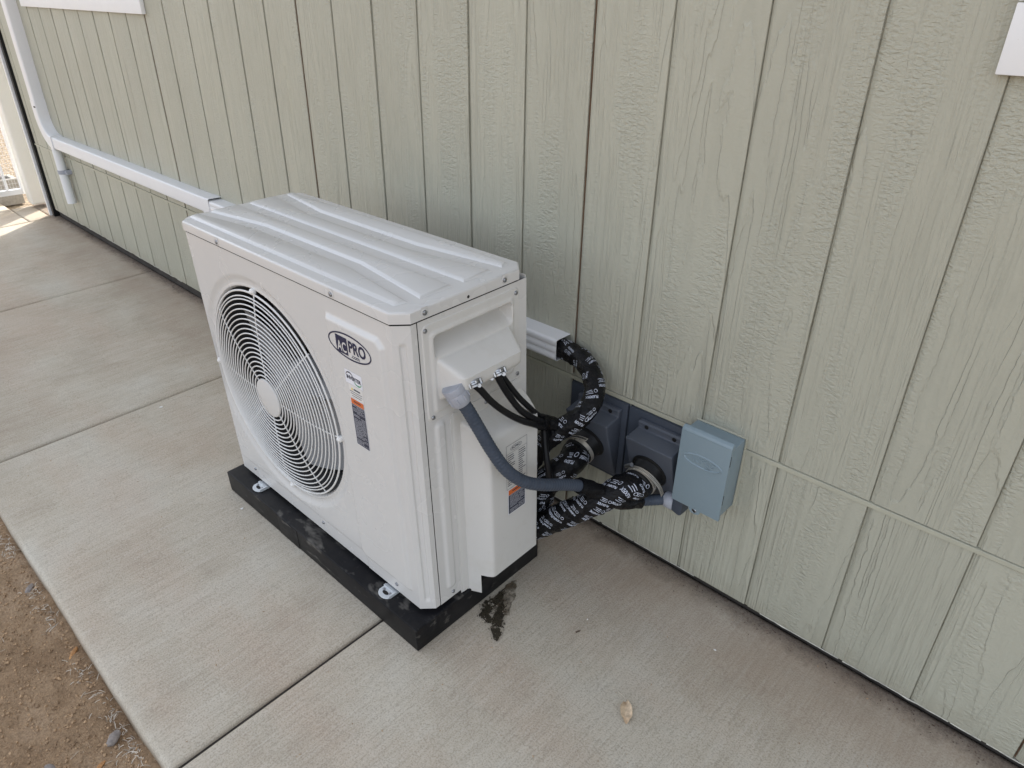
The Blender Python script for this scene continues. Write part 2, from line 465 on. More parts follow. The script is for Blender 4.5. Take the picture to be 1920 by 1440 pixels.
M['roof'] = simple('grey_shingle', (0.12, 0.11, 0.105), 0.9, 0, 0.3, 60, 0.6, 120, 0.004)
def mat_glass():
    g = N('window_glass'); return g.set((0.02, 0.025, 0.03), 0.05, 0, None, 0.6)
M['glass'] = mat_glass()
for k_ in ('cable', 'rubber', 'cond'): M[k_].node_tree.nodes['Principled BSDF'].inputs['Specular IOR Level'].default_value = 0.16
M['grit'] = simple('brown_grit', (0.14, 0.10, 0.075), 0.9, 0, 0.5, 35)
def mat_wet(name, c, rough, cut0, cut1, sc):
    g = N(name); w1 = g.world()
    f = g.noise(w1, sc, 6, 0.7)
    col = g.ramp(g.noise(w1, 160, 4, 0.7), [(0.35, tuple(x * 0.35 for x in c)), (0.65, c)])
    g.set(col, rough, 0, g.bump(g.noise(w1, 240, 4), 0.7, 0.004), 0.4)
    al = g.ramp(f, [(cut0, 0.0), (cut1, 1.0)])
    g.l(al, g.b.inputs['Alpha']); return g.m
M['wet'] = mat_wet('wet_grit', (0.060, 0.048, 0.030), 0.42, 0.36, 0.47, 75)
M['damp'] = mat_wet('damp_concrete', (0.19, 0.145, 0.095), 0.6, 0.33, 0.62, 34)

# ------------------------------------------------------------------ ground
S_SLOPE = 0.0313
def slab_z(x, y): return S_SLOPE * y - 0.026 * sstep(-0.5, -1.9, x)
EDGE_Y = -1.228

def axis_pts(segs):
    out = []
    for a, b, st in segs:
        n = max(1, int(round(abs(b - a) / st)))
        out += [a + (b - a) * i / n for i in range(n)]
    out.append(segs[-1][1]); return out

def ground_z(x, y):
    z = -0.097
    if -4 < x < 3 and -4 < y < -1.0:
        z += 0.018 * noise.fractal(Vector((x * 5, y * 5, 0)), 1.0, 2.0, 5)
        z += 0.0055 * noise.noise(Vector((x * 38, y * 38, 3))) + 0.003 * noise.noise(Vector((x * 75, y * 75, 8)))
        z += 0.012 * sstep(0.10, 0.0, abs(y - EDGE_Y)) * (0.4 + noise.noise(Vector((x * 9, 2, 0))))
    if y > -1.15: z = min(z, -0.105)
    if x < -5.2: z += 0.03
    return z
xs = axis_pts([(-160, -20, 20), (-20, -6, 2), (-6, -2.2, 0.35), (-2.2, 0.7, 0.012), (0.7, 6, 0.5), (6, 20, 2), (20, 160, 20)])
ys = axis_pts([(-160, -20, 20), (-20, -4, 2), (-4, -2.3, 0.17), (-2.3, -1.18, 0.012), (-1.18, 8, 0.7), (8, 160, 19)])
V = [(x, y, ground_z(x, y)) for y in ys for x in xs]; nx = len(xs)
Fg = [(j * nx + i, j * nx + i + 1, (j + 1) * nx + i + 1, (j + 1) * nx + i) for j in range(len(ys) - 1) for i in range(nx - 1)]
gr = obj('ground', (V, Fg), M['dirt']); tag(gr, 'brown dry soil along the outer edge of the concrete path', kind='structure')

pav = empty('pavement'); tag(pav, 'broom finished concrete path of several panels along the wall', kind='structure')
def panel(x0, x1, y0, y1, seed, gap=0.004):
    x0 += gap; x1 -= gap
    r = 0.015
    def prof(a, b):
        L = [a, a + .0015, a + .004, a + .0085, a + r]
        n = max(2, int((b - a) / 0.06))
        L += [a + r + (b - a - 2 * r) * i / n for i in range(1, n)]
        return L + [b - r, b - .0085, b - .004, b - .0015, b]
    X = prof(x0, x1); Y = prof(y0, y1); bm = bmesh.new(); G = []
    for y in Y:
        row = []
        for x in X:
            d = min(x - x0, x1 - x, y - y0, y1 - y)
            z = slab_z(x, y)
            if d < r: z -= r - math.sqrt(max(0, r * r - (r - d) ** 2))
            yy = y
            if y0 < -1.2 and y < y0 + 0.03: yy = y + 0.004 * noise.noise(Vector((x * 4, seed, 0))) + 0.0025 * noise.noise(Vector((x * 30, seed, 1)))
            row.append(bm.verts.new((x, yy, z)))
        G.append(row)
    for j in range(len(Y) - 1):
        for i in range(len(X) - 1): bm.faces.new((G[j][i], G[j][i + 1], G[j + 1][i + 1], G[j + 1][i]))
    # sides
    bd = [G[0][i] for i in range(len(X))] + [G[j][-1] for j in range(1, len(Y))] + [G[-1][i] for i in range(len(X) - 2, -1, -1)] + [G[j][0] for j in range(len(Y) - 2, 0, -1)]
    lo = [bm.verts.new((v.co.x, v.co.y, -0.16)) for v in bd]
    for i in range(len(bd)):
        k = (i + 1) % len(bd); bm.faces.new((bd[i], lo[i], lo[k], bd[k]))
    bmesh.ops.recalc_face_normals(bm, faces=bm.faces[:])
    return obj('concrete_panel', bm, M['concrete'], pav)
XJ = [-6.2, -4.742, -3.132, -1.645, -0.068, 1.43, 2.95, 4.45]
for i, (a, b) in enumerate(zip(XJ[1:], XJ[2:])): panel(a, b, EDGE_Y, 0.02, i * 3.7)
panel(-6.9, XJ[1], EDGE_Y, -0.178, 51)
panel(-5.20, XJ[1], -0.178, -0.034, 57)
panel(-5.20, XJ[1], -0.034, 0.9, 59)
# dark joint filler strips sunk between panels
for x in XJ[1:-1]:
    m = MB(); m.add([(x - .006, EDGE_Y + .01, slab_z(x, EDGE_Y) - .013), (x + .006, EDGE_Y + .01, slab_z(x, EDGE_Y) - .013), (x + .006, 0.015, slab_z(x, 0) - .013), (x - .006, 0.015, slab_z(x, 0) - .013)], [(0, 1, 2, 3)])
    m.obj('joint_filler', M['founda'], pav)

# ------------------------------------------------------------------ house
SP = 0.2032
house = empty('house', (-4.75, 0, 0)); tag(house, 'sage green house wall of grooved wood textured panel siding', 'house')
def hobj(name, data, mat, par=None, **k):
    o = data.obj(name, mat, None) if isinstance(data, MB) else obj(name, data, mat, None, **k)
    o.parent = par or house
    if par is None or par is house: o.matrix_parent_inverse = Matrix.Translation((4.75, 0, 0))
    return o
XL, XR, ZT = -4.742, 5.08, 2.62
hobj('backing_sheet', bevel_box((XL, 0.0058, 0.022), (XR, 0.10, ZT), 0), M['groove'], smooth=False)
hobj('foundation_wall', bevel_box((XL + .004, 0.020, -0.16), (XR, 0.30, 0.0215), 0), M['founda'], smooth=False)
def board_mesh(wd, z0, z1, name):
    pr = [(0, .0056), (0, .0046), (.0070, .0016), (.0092, .0004), (.0112, 0), (wd - .0008, 0), (wd, .0008), (wd, .0056)]
    bm = prism(pr, 'z', z0, z1, 0)
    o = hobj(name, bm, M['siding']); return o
GW = 0.0021
def boards(z0, z1):
    proto = None
    for n in range(-24, 25):
        a = n * SP + GW; b = (n + 1) * SP
        if n % 6 == 0: a = n * SP + 0.0046
        a = max(a, XL + .002); b = min(b, XR)
        if b - a < 0.02: continue
        if abs(b - a - (SP - GW)) < 1e-6 and proto is not None:
            o = clone(proto, house); o.matrix_parent_inverse = Matrix.Translation((4.75, 0, 0))
        else:
            o = board_mesh(b - a, z0, z1, 'siding_board')
            if abs(b - a - (SP - GW)) < 1e-6: proto = o
        o.location = (a, 0.0008 * random.uniform(-1, 0.3), 0)
boards(0.4795, ZT)
boards(0.026, 0.4655)
for n in range(-18, 25, 6):
    hobj('panel_seam', bevel_box((n * SP + .0012, 0.0030, 0.484), (n * SP + .0040, 0.0120, ZT), 0), M['rust'], smooth=False)
    hobj('panel_seam', bevel_box((n * SP + .0012, 0.0030, 0.03), (n * SP + .0040, 0.0120, 0.463), 0), M['rust'], smooth=False)
# z flashing: drip leg plus sloping top
zf = MB()
segs = axis_pts([(XL, XR, 0.1)])
prof = [(0.005, 0.4778), (-0.0022, 0.4770), (-0.0030, 0.4762), (-0.0032, 0.4672), (-0.0020, 0.4665), (0.005, 0.4668)]
P = []
for x in segs:
    for k, (y, z) in enumerate(prof): P.append((x, y + 0.0008 * noise.noise(Vector((x * 7, 0, 0))), z + 0.0009 * noise.noise(Vector((x * 5, 4, 0)))))
npf = len(prof)
zf.add(P, [(i * npf + k, (i + 1) * npf + k, (i + 1) * npf + k + 1, i * npf + k + 1) for i in range(len(segs) - 1) for k in range(npf - 1)])
hobj('drip_flashing', zf, M['flash'])
# flaking bottom edge of the siding
x = XL + 0.02
while x < 4:
    L = random.uniform(0.04, 0.24)
    if random.random() < 0.8:
        fe = MB(); n = max(2, int(L / 0.02)); P = []
        for i in range(n + 1):
            xx = x + L * i / n; a = 0.0006 + 0.0030 * max(0, noise.noise(Vector((xx * 34, 0, 0)))); zz = 0.0262 + 0.0010 * noise.noise(Vector((xx * 25, 9, 0)))
            P += [(xx, -0.0006 - a * 0.3, zz), (xx, -0.0010 - a * .4, zz - 0.001 - 1.3 * a), (xx, 0.0052, zz - 0.002 - a)]
        fe.add(P, [(3 * i + k, 3 * i + 3 + k, 3 * i + 4 + k, 3 * i + 1 + k) for i in range(n) for k in (0, 1)])
        hobj('frayed_edge', fe, M['chalk'])
    x += L + random.choice((0.004, 0.01, 0.05))
# rest of the building (shades the path)
m = MB(); m.box((XL, 0.302, -0.16), (XL + 0.12, 7, ZT)); m.box((XR - .12, 0.302, -0.16), (XR, 7, ZT)); m.box((XL, 6.9, -0.16), (XR, 7.0, ZT))
m.add([(XL, 0.11, ZT), (XL, 7, ZT), (XL, 3.5, 3.9)], [(0, 1, 2)]); m.add([(XL + .1, 0.11, ZT), (XL + .1, 7, ZT), (XL + .1, 3.5, 3.9)], [(0, 2, 1)])
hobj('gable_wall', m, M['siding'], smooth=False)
rf = MB()
for s in (1, -1):
    ye = -0.38 if s == 1 else 7.38
    ze = ZT - 0.02; P = [(XL - .02, ye, ze), (XR + .3, ye, ze), (XR + .3, 3.5, 4.05), (XL - .02, 3.5, 4.05), (XL - .02, ye, ze + .12), (XR + .3, ye, ze + .12), (XR + .3, 3.5, 4.17), (XL - .02, 3.5, 4.17)]
    rf.add(P, [(0, 1, 2, 3), (4, 7, 6, 5), (0, 4, 5, 1), (1, 5, 6, 2), (3, 2, 6, 7), (0, 3, 7, 4)])
hobj('roof', rf, M['roof'], smooth=False)
hobj('soffit', bevel_box((XL, -0.36, ZT - .045), (XR, 0.0, ZT - .02), 0), M['white_wood'], smooth=False)
def window(x0, x1, z0, z1):
    wn = hobj('window', bevel_box((x0 + .1, -0.006, z0 + .1), (x1 - .1, -0.001, z1 - .1), 0), M['glass'], smooth=False)
    for (a, b) in (((x0, z0), (x1, z0 + .098)), ((x0, z1 - .098), (x1, z1)), ((x0, z0 + .1), (x0 + .098, z1 - .1)), ((x1 - .098, z0 + .1), (x1, z1 - .1))):
        t = obj('trim_board', bevel_box((a[0], -0.0195, a[1]), (b[0], -0.0012, b[1]), 0.002), M['white_wood'], wn)
    for (a, b) in (((x0 + .1, z0 + .1), (x1 - .1, z0 + .14)), ((x0 + .1, z1 - .14), (x1 - .1, z1 - .1)), ((x0 + .1, z0 + .14), (x0 + .14, z1 - .14)), ((x1 - .14, z0 + .14), (x1 - .1, z1 - .14)), (((x0 + x1) / 2 - .02, z0 + .14), ((x0 + x1) / 2 + .02, z1 - .14))):
        obj('sash', bevel_box((a[0], -0.014, a[1]), (b[0], -0.0065, b[1]), 0.0015), M['white_wood'], wn)
window(-4.085, -2.405, 1.317, 2.35)
window(0.797, 2.35, 1.313, 2.35)

# ------------------------------------------------------------------ corner post, gate post, gate, block
cp = obj('corner_strip', bevel_box((-4.815, -0.030, -0.028), (-4.790, 0.02, 2.5), 0.004), M['duct'])
tag(cp, 'thin pale vertical strip at the far left corner of the house', 'trim strip')
dk = obj('shadow_gap_strip', bevel_box((-4.788, -0.016, -0.03), (-4.744, 0.05, 2.5), 0.006), M['rubber'])  # black strip added to draw the shadow gap at the corner
tag(dk, 'black vertical strip drawing the shadow gap beside the siding corner', 'gap strip')
bm = bevel_box((-5.19, -0.055, -0.004), (-5.07, 0.070, 2.3), 0.018, 4)
gp = obj('gate_post', bm, M['post']); tag(gp, 'thick cream gate post standing behind the house corner', 'post')
gate = empty('gate', (-5.24, -0.09, 0)); tag(gate, 'white metal gate with thin bars at the far left', 'gate')
def gobj(m, name):
    o = m.obj(name, M['gate'], None); o.parent = gate; o.matrix_parent_inverse = Matrix.Translation((5.24, 0.09, 0)); return o
GX = -5.24
m = MB(); m.box((GX - .02, -0.118, 0.055), (GX + .02, -0.076, 1.9)); gobj(m, 'gate_stile')
m = MB(); m.box((GX - .02, -1.30, 0.055), (GX + .02, -1.26, 1.9)); gobj(m, 'gate_stile')
m = MB(); m.box((GX - .018, -1.258, 0.057), (GX + .018, -0.12, 0.094)); gobj(m, 'gate_rail')
m = MB(); m.box((GX - .018, -1.258, 1.86), (GX + .018, -0.12, 1.898)); gobj(m, 'gate_rail')
for k in range(11):
    m = MB(); y = -0.205 - k * 0.1; m.box((GX - .008, y - .008, 0.0945), (GX + .008, y + .008, 1.859)); gobj(m, 'gate_bar')
m = MB()
for k in range(60): m.box((GX + .0195, -1.25 + k * .019, .10), (GX + .021, -1.2488 + k * .019, 1.85))
for k in range(60): m.box((GX + .0195, -1.25, .11 + k * .029), (GX + .021, -.125, .1112 + k * .029))
o = gobj(m, 'wire_mesh'); o['kind'] = 'stuff'
gate.location.y += 0.058
def hollow_block(x, y, z, label, rot=0):
    bmx = MB()
    Lx, Ly, Lz, t = 0.19, 0.39, 0.19, 0.03
    bmx.box((-Lx / 2, -Ly / 2, 0), (-Lx / 2 + t, Ly / 2, Lz)); bmx.box((Lx / 2 - t, -Ly / 2, 0), (Lx / 2, Ly / 2, Lz))
    for yy in (-Ly / 2, -t / 2, Ly / 2 - t): bmx.box((-Lx / 2 + t, yy, 0.0005), (Lx / 2 - t, yy + t, Lz - .0005))
    o = bmx.obj('concrete_block', M['cmu'], None, smooth=False); o.location = (x, y, z); o.rotation_euler = (0, 0, rot)
    tag(o, label, 'concrete block'); return o
hollow_block(-5.54, -0.215, -0.062, 'grey hollow concrete block lying behind the bottom rail of the white gate', 0.03)

# ------------------------------------------------------------------ white line-set cover duct
duct = empty('line_set_cover', (-2.1, -0.03, 0.56)); tag(duct, 'white plastic duct running along the siding and up the wall', 'duct cover')
def dob(o):
    o.parent = duct; o.matrix_parent_inverse = Matrix.Translation((2.1, 0.03, -0.56)); return o
def duct_prof(z0, z1, d, ribs=True):
    """profile in (y,z): open to the wall, front face with fine ribs"""
    r = 0.009; L = [(-0.0005, z0), (-d + r, z0)]
    for k in range(1, 6):
        a = math.pi / 2 * k / 5; L.append((-d + r - r * math.sin(a), z0 + r - r * math.cos(a)))
    if ribs:
        for f in (0.30, 0.36, 0.62, 0.68):
            zz = z0 + (z1 - z0) * f
            L += [(-d, zz - .0018), (-d + .0012, zz), (-d, zz + .0018)]
    for k in range(0, 6):
        a = math.pi / 2 * k / 5; L.append((-d + r - r * math.cos(a), z1 - r + r * math.sin(a)))
    L.append((-0.0005, z1)); return L
def duct_run(x0, x1, z0, z1, d, name, ribs=True, th=0.0022):
    o1 = duct_prof(z0, z1, d, ribs); i1 = [(y * (d - th) / d if False else max(min(y, -0.0005), -d + th) if True else y, min(max(z, z0 + th), z1 - th)) for y, z in o1]
    m = MB(); P = []
    for x in (x0, x1):
        P += [(x, y, z) for y, z in o1] + [(x, y, z) for y, z in i1]
    n = len(o1); F = []
    for k in range(n - 1):
        F.append((k, k + 1, 2 * n + k + 1, 2 * n + k)); F.append((n + k, 3 * n + k, 3 * n + k + 1, n + k + 1))
        F.append((k, n + k, n + k + 1, k + 1)); F.append((2 * n + k, 2 * n + k + 1, 3 * n + k + 1, 3 * n + k))
    m.add(P, F); return dob(m.obj(name, M['duct']))
DZ0, DZ1, DD = 0.5325, 0.5965, 0.0605
duct_run(-2.043, -0.014, DZ0 + .001, DZ1 + .002, DD, 'duct_section')
duct_run(-4.10, -2.045, DZ0 + .004, DZ1 + .0095, DD + .0005, 'duct_section', False)
# couplings with a slightly larger section
duct_run(-2.085, -2.020, DZ0 - .001, DZ1 + .012, DD + .0026, 'coupling', False)
# sweeping elbow to the vertical riser: rectangular section swept along an arc
def sweep_rect(cpts, wd, d, name, r=0.009):
    """cpts: list of ((x,z),(nx,nz)) centre and in-plane normal; section wd wide, d deep off the wall"""
    m = MB(); sec = [(-wd / 2, -0.0005), (-wd / 2, -d + r)]
    for k in range(1, 5):
        a = math.pi / 2 * k / 4; sec.append((-wd / 2 + r - r * math.cos(a), -d + r - r * math.sin(a)))
    for k in range(0, 5):
        a = math.pi / 2 * k / 4; sec.append((wd / 2 - r + r * math.sin(a), -d + r - r * math.cos(a)))
    sec.append((wd / 2, -0.0005)); P = []; n = len(sec)
    for (c, nn) in cpts:
        for s, y in sec: P.append((c[0] + nn[0] * s, y, c[1] + nn[1] * s))
    F = [(i * n + k, i * n + k + 1, (i + 1) * n + k + 1, (i + 1) * n + k) for i in range(len(cpts) - 1) for k in range(n - 1)]
    F += [tuple(range(n)), tuple(reversed(range((len(cpts) - 1) * n, len(cpts) * n)))]
    bm_o = m; m.add(P, F); return dob(m.obj(name, M['duct']))
ez = (DZ0 + DZ1) / 2 + .006; ER = 0.154; wd = 0.076; cx = -4.104 ; xv = cx - ER
arc = []
for k in range(15):
    a = math.pi / 2 * k / 14
    arc.append(((cx - ER * math.sin(a), ez + ER * (1 - math.cos(a))), (math.sin(a), math.cos(a))))
arc.append(((xv, ez + ER + 0.078), (1, 0)))
sweep_rect(arc, wd + .006, DD + .004, 'elbow')
sweep_rect([((xv, ez + ER + .074), (1, 0)), ((xv, 2.55), (1, 0))], wd, DD + .002, 'riser')
sweep_rect([((-4.13, ez), (0, 1)), ((-4.088, ez), (0, 1))], wd + .009, DD + .0058, 'coupling')
m = MB(); m.box((xv + .008, -DD - .0052, ez + ER + .038), (xv + .038, -DD - .0036, ez + ER + .047)); dob(m.obj('clip_slot', M['dark']))

# white drain pipe with strap under the elbow
dp = empty('drain_pipe', (-4.15, -0.035, 0.19)); tag(dp, 'short white plastic drain pipe hanging below the duct elbow', 'pipe')
m = MB(); m.tube([(-4.152, -0.034, 0.545), (-4.152, -0.034, 0.36), (-4.150, -0.034, 0.185)], 0.0, 18, lambda s, a: 0.0275, True)
o = m.obj('pipe_body', M['pvc']); o.parent = dp; o.matrix_parent_inverse = Matrix.Translation((4.15, 0.035, -0.19))
m = MB(); m.lathe((-4.152, -0.034, 0.372), (0, 0, 1), [(0.0285, 0), (0.0305, 0.001), (0.0305, 0.024), (0.0285, 0.025)], 24); m.box((-4.125, -0.034, 0.374), (-4.090, -0.001, 0.396)); m.box((-4.222, -0.012, .374), (-4.196, -.001, .396))
o = m.obj('pipe_strap', M['fitting']); o.parent = dp; o.matrix_parent_inverse = Matrix.Translation((4.15, 0.035, -0.19))

# ------------------------------------------------------------------ heat pump (local frame: x along the front, y into the unit, z up)
UR = Matrix(((9.99979013e-01, -6.47868549e-03, 0.0, -0.85152212), (6.47550686e-03, 9.99488394e-01, -3.13212221e-02, -0.63219189),
             (2.02920347e-04, 3.13205648e-02, 9.99509370e-01, 0.06927413), (0, 0, 0, 1)))
UW, UD, UH = 0.9314, 0.3699, 0.8091
def uw(x, y, z): return UR @ Vector((x, y, z))
pad = empty('equipment_pad', mat=UR @ Matrix.Translation((0.46, 0.18, -0.089))); tag(pad, 'scuffed black plastic equipment pad under the white outdoor unit', 'equipment pad')
PI_ = Matrix.Translation((-0.46, -0.18, 0.089))
def pobj(data, name, mat, **k):
    o = obj(name, data, mat, None, **k); o.parent = pad; o.matrix_parent_inverse = PI_; return o
bm = bevel_box((-0.0066, -0.0428, -0.089), (UW + .0043, 0.409, -0.0152), 0.004, 3)
pobj(bm, 'pad_body', M['pad'])
# moulded shallow notches along the front edge of the pad
for (a, b) in ((0.30, 0.405),):
    pobj(bevel_box((a, -0.0443, -0.0865), (b, -0.0415, -0.0175), 0.001), 'pad_lug', M['pad'])

hp = empty('heat_pump', mat=UR); tag(hp, 'ivory outdoor air conditioner unit with round fan guard on a black pad', 'air conditioner')

# front panel: outline swept in plan, relief pushed along the outline normal
c = 0.031; IN = 0.0032
def plan_pts():
    L = []  # (x, y, nx, ny, region, u)
    def seg(a, b, n, nrm, reg, inc_end=False):
        for i in range(n + (1 if inc_end else 0)):
            t = i / n; L.append((a[0] + (b[0] - a[0]) * t, a[1] + (b[1] - a[1]) * t, nrm, reg, t))
    d = 0.7071
    seg((IN, 0.046), (IN, c), 3, (-1, 0), 'L'); seg((IN, c), (c, IN), 6, (-d, -d), 'CL')
    seg((c, IN), (UW - c, IN), 288, (0, -1), 'F'); seg((UW - c, IN), (UW - IN, c), 22, (d, -d), 'CR'); seg((UW - IN, c), (UW - IN, 0.0455), 5, (1, 0), 'R', True)
    return L
PX0, PX1, PZ0, PZ1 = 0.671, 0.878, 0.043, 0.743
FCX, FCZ, FRR = 0.344, 0.394, 0.305
def poly_inside(x, z):
    # signed distance-like measure for the raised logo field: positive inside
    d = min(x - PX0, PX1 - x, z - PZ0, PZ1 - z)
    d = min(d, (PX1 - x + PZ1 - z - 0.020) * 0.7071, (x - PX0 + z - PZ0 - 0.020) * 0.7071)
    return d
def front_h(x, z):
    d = poly_inside(x, z)
    h = 0.0085 * sstep(0, 0.0125, d)
    # pressed relief round the fan opening
    r = math.hypot(x - FCX, z - FCZ)
    h -= 0.006 * sstep(0.338, 0.318, r)
    # bottom flange step
    h -= 0.0012 * sstep(0.052, 0.048, z) * (1 if x < PX0 + .02 else 0)
    return h
def chamf_h(t, z):
    a = sstep(0.30, 0.42, t) * sstep(0.74, 0.62, t) * sstep(0.022, 0.034, z) * sstep(0.742, 0.730, z)
    return -0.0042 * a
PL = plan_pts(); ZS = axis_pts([(0.0, 0.7798, 0.003)])
V = []; idx = {}
for j, z in enumerate(ZS):
    for i, (x, y, nrm, reg, t) in enumerate(PL):
        h = front_h(x, z) if reg == 'F' else chamf_h(t, z) if reg == 'CR' else 0
        if reg == 'F' and i and PL[i - 1][3] == 'CL': h = 0
        V.append((x + nrm[0] * h, y + nrm[1] * h, z))
n = len(PL); Fq = []
for j in range(len(ZS) - 1):
    for i in range(n - 1):
        xm = (PL[i][0] + PL[i + 1][0]) / 2; zm = (ZS[j] + ZS[j + 1]) / 2
        if PL[i][3] == 'F' and math.hypot(xm - FCX, zm - FCZ) < FRR: continue
        Fq.append((j * n + i, j * n + i + 1, (j + 1) * n + i + 1, (j + 1) * n + i))
fp = obj('front_panel', (V, Fq), M['ac'], hp)
# fan throat covering the cut edge
m = MB(); Y0 = IN + 0.006
m.lathe((FCX, Y0, FCZ), (0, -1, 0), [(0.3135, -0.0006), (0.311, 0.0009), (0.3055, 0.0006), (0.3015, -0.004), (0.300, -0.009)], 96)
m.obj('throat_lip', M['ac'], hp)
m = MB(); m.lathe((FCX, Y0, FCZ), (0, -1, 0), [(0.3005, -0.0085), (0.297, -0.016), (0.292, -0.03), (0.287, -0.07), (0.287, -0.17), (0.33, -0.18)], 96)
m.obj('fan_throat', M['throat'], hp)
# fan with three swept blades
fan = MB(); fan.lathe((FCX, 0.135, FCZ), (0, -1, 0), [(0.0, 0.055), (0.055, 0.052), (0.066, 0.042), (0.07, 0.02), (0.07, -0.03)], 32)
for b in range(3):
    P = []; a0 = b * 2 * math.pi / 3 + 0.5
    for i in range(13):
        r = 0.06 + (0.278 - 0.06) * i / 12
        for k in range(9):
            s = k / 8; sw = (0.95 + 0.25 * i / 12) * (s - 0.5); a = a0 + sw + 0.55 * (i / 12) ** 1.5
            P.append((FCX + r * math.cos(a), 0.115 + 0.075 * (s - 0.5) + 0.01 * math.sin(3.1 * s), FCZ + r * math.sin(a)))
    fan.add(P, [(i * 9 + k, i * 9 + k + 1, (i + 1) * 9 + k + 1, (i + 1) * 9 + k) for i in range(12) for k in range(8)])
fan.obj('fan', M['fan'], hp)
# wire guard: domed concentric rings and eight spokes
g = MB(); GR0, GR1 = 0.058, 0.2935
def dome(r): return IN - 0.016 * (1 - (max(0, r) / 0.298) ** 4) + 0.0018
radii = [0.0655 + 0.0129 * k for k in range(17)] + [0.2805, 0.2935]
nr = len(radii)
for k, r in enumerate(radii):
    wr = 0.0018 if k < nr - 1 else 0.0026
    path = [(FCX + r * math.cos(t * 2 * math.pi / 80), dome(r) + (0.001 if k == nr - 1 else 0), FCZ + r * math.sin(t * 2 * math.pi / 80)) for t in range(80)]
    P = []
    for i, (x, y, z) in enumerate(path):
        a = 2 * math.pi * i / 80
        for q in range(6):
            b = 2 * math.pi * q / 6
            P.append((FCX + (r + wr * math.cos(b)) * math.cos(a), y + wr * math.sin(b), FCZ + (r + wr * math.cos(b)) * math.sin(a)))
    g.add(P, [(i * 6 + q, i * 6 + (q + 1) % 6, ((i + 1) % 80) * 6 + (q + 1) % 6, ((i + 1) % 80) * 6 + q) for i in range(80) for q in range(6)])
go = g.obj('fan_guard', M['guard'], hp)
for a in (90, 43, 0, -52, -93.5, -136, 178, 140):
    sp = MB(); t = math.radians(a)
    pts = [(FCX + r * math.cos(t), dome(r) + 0.0036, FCZ + r * math.sin(t)) for r in [0.045 + (0.296 - 0.045) * i / 12 for i in range(13)]]
    sp.tube(pts, 0.0019, 6); sp.obj('guard_spoke', M['guard'], go)
m = MB(); m.lathe((FCX, dome(0) - .0005, FCZ), (0, -1, 0), [(0.0, 0.0045), (0.049, 0.0042), (0.0545, 0.0025), (0.056, -0.001), (0.0545, -0.003)], 48); m.obj('guard_hub', M['ac'], go)
for a in (90, 0, 270, 180):
    t = math.radians(a); x, z = FCX + 0.3005 * math.cos(t), FCZ + 0.3005 * math.sin(t)
    m = MB(); m.lathe((x, Y0 + .001, z), (0, -1, 0), [(0.0085, 0), (0.0085, 0.008), (0.0065, 0.0095), (0.006, 0.0095)], 16); m.lathe((x, Y0 - .0075, z), (0, -1, 0), [(0.0062, 0), (0.0062, 0.002), (0.004, 0.0042), (0.0, 0.005)], 14)
    m.obj('guard_screw', M['guard'], hp)
# inside: coil behind the fan, floor, divider, left side, back
m = MB(); m.box((0.01, 0.30, 0.0), (0.62, 0.318, 0.785)); m.box((0.006, 0.047, 0.0036), (0.66, 0.30, 0.007)); m.box((0.648, 0.03, 0.004), (0.652, 0.30, 0.785)); m.obj('coil', M['coil'], hp)
m = MB(); m.box((IN, 0.0465, -0.006), (IN + .0012, UD - .004, 0.786)); m.obj('left_panel', M['ac'], hp)
m = MB(); m.box((0.62, UD - .006, -0.006), (UW - IN - .002, UD - .004, 0.786))
for k in range(60): m.box((0.012, UD - .006, 0.003 + k * .013), (0.619, UD - .0045, 0.006 + k * .013))
m.obj('back_panel', M['ac'], hp)
obj('base_pan', prism([(.033, .006), (UW - .033, .006), (UW - .006, .033), (UW - .006, UD - .006), (.006, UD - .006), (.006, .033)], 'z', 0.0008, 0.0035), M['ac'], hp)
obj('lid_gap_shade', prism([(x, y) for x, y in [(.0335, .0065), (UW - .0335, .0065), (UW - .0065, .0335), (UW - .0065, UD - .03), (UW - .03, UD - .0065), (.03, UD - .0065), (.0065, UD - .03), (.0065, .0335)]], 'z', 0.7755, 0.7855), M['dark'], hp)  # dark block added behind the lid seam, its colour draws the gap's shade

# right side panel: field with a raised vertical rib
def sheet(name, ys, zs, hf, mat, x0, skirt=0.0, keep=None, parent=None):
    V = []; nyy = len(ys)
    for z in zs:
        for y in ys: V.append((x0 + hf(y, z), y, z))
    F = []; used = {}
    for j in range(len(zs) - 1):
        for i in range(nyy - 1):
            if keep and not keep((ys[i] + ys[i + 1]) / 2, (zs[j] + zs[j + 1]) / 2): continue
            F.append((j * nyy + i, j * nyy + i + 1, (j + 1) * nyy + i + 1, (j + 1) * nyy + i))
    if skirt:
        cnt = {}
        for f in F:
            for a, b in zip(f, f[1:] + f[:1]):
                k = (min(a, b), max(a, b)); cnt.setdefault(k, []).append((a, b))
        mp = {}
        for k, e in cnt.items():
            if len(e) == 1:
                a, b = e[0]
                for v in (a, b):
                    if v not in mp: mp[v] = len(V); V.append((x0 - 0.001, V[v][1], V[v][2]))
                F.append((b, a, mp[a], mp[b]))
    return obj(name, (V, F), mat, parent or hp)
def rrect(y, z, y0, y1, z0, z1, r):
    """inside distance of a rounded rectangle"""
    cy = min(max(y, y0 + r), y1 - r); cz = min(max(z, z0 + r), z1 - r)
    if (y < y0 + r or y > y1 - r) and (z < z0 + r or z > z1 - r): return r - math.hypot(y - cy, z - cz)
    return min(y - y0, y1 - y, z - z0, z1 - z)
def side_h(y, z):
    return 0.0052 * sstep(0, 0.010, rrect(y, z, 0.069, 0.103, 0.030, 0.533, 0.015))
YS = axis_pts([(0.0478, UD - .004, 0.003)])
ZS2 = axis_pts([(-0.002, 0.7798, 0.004)])
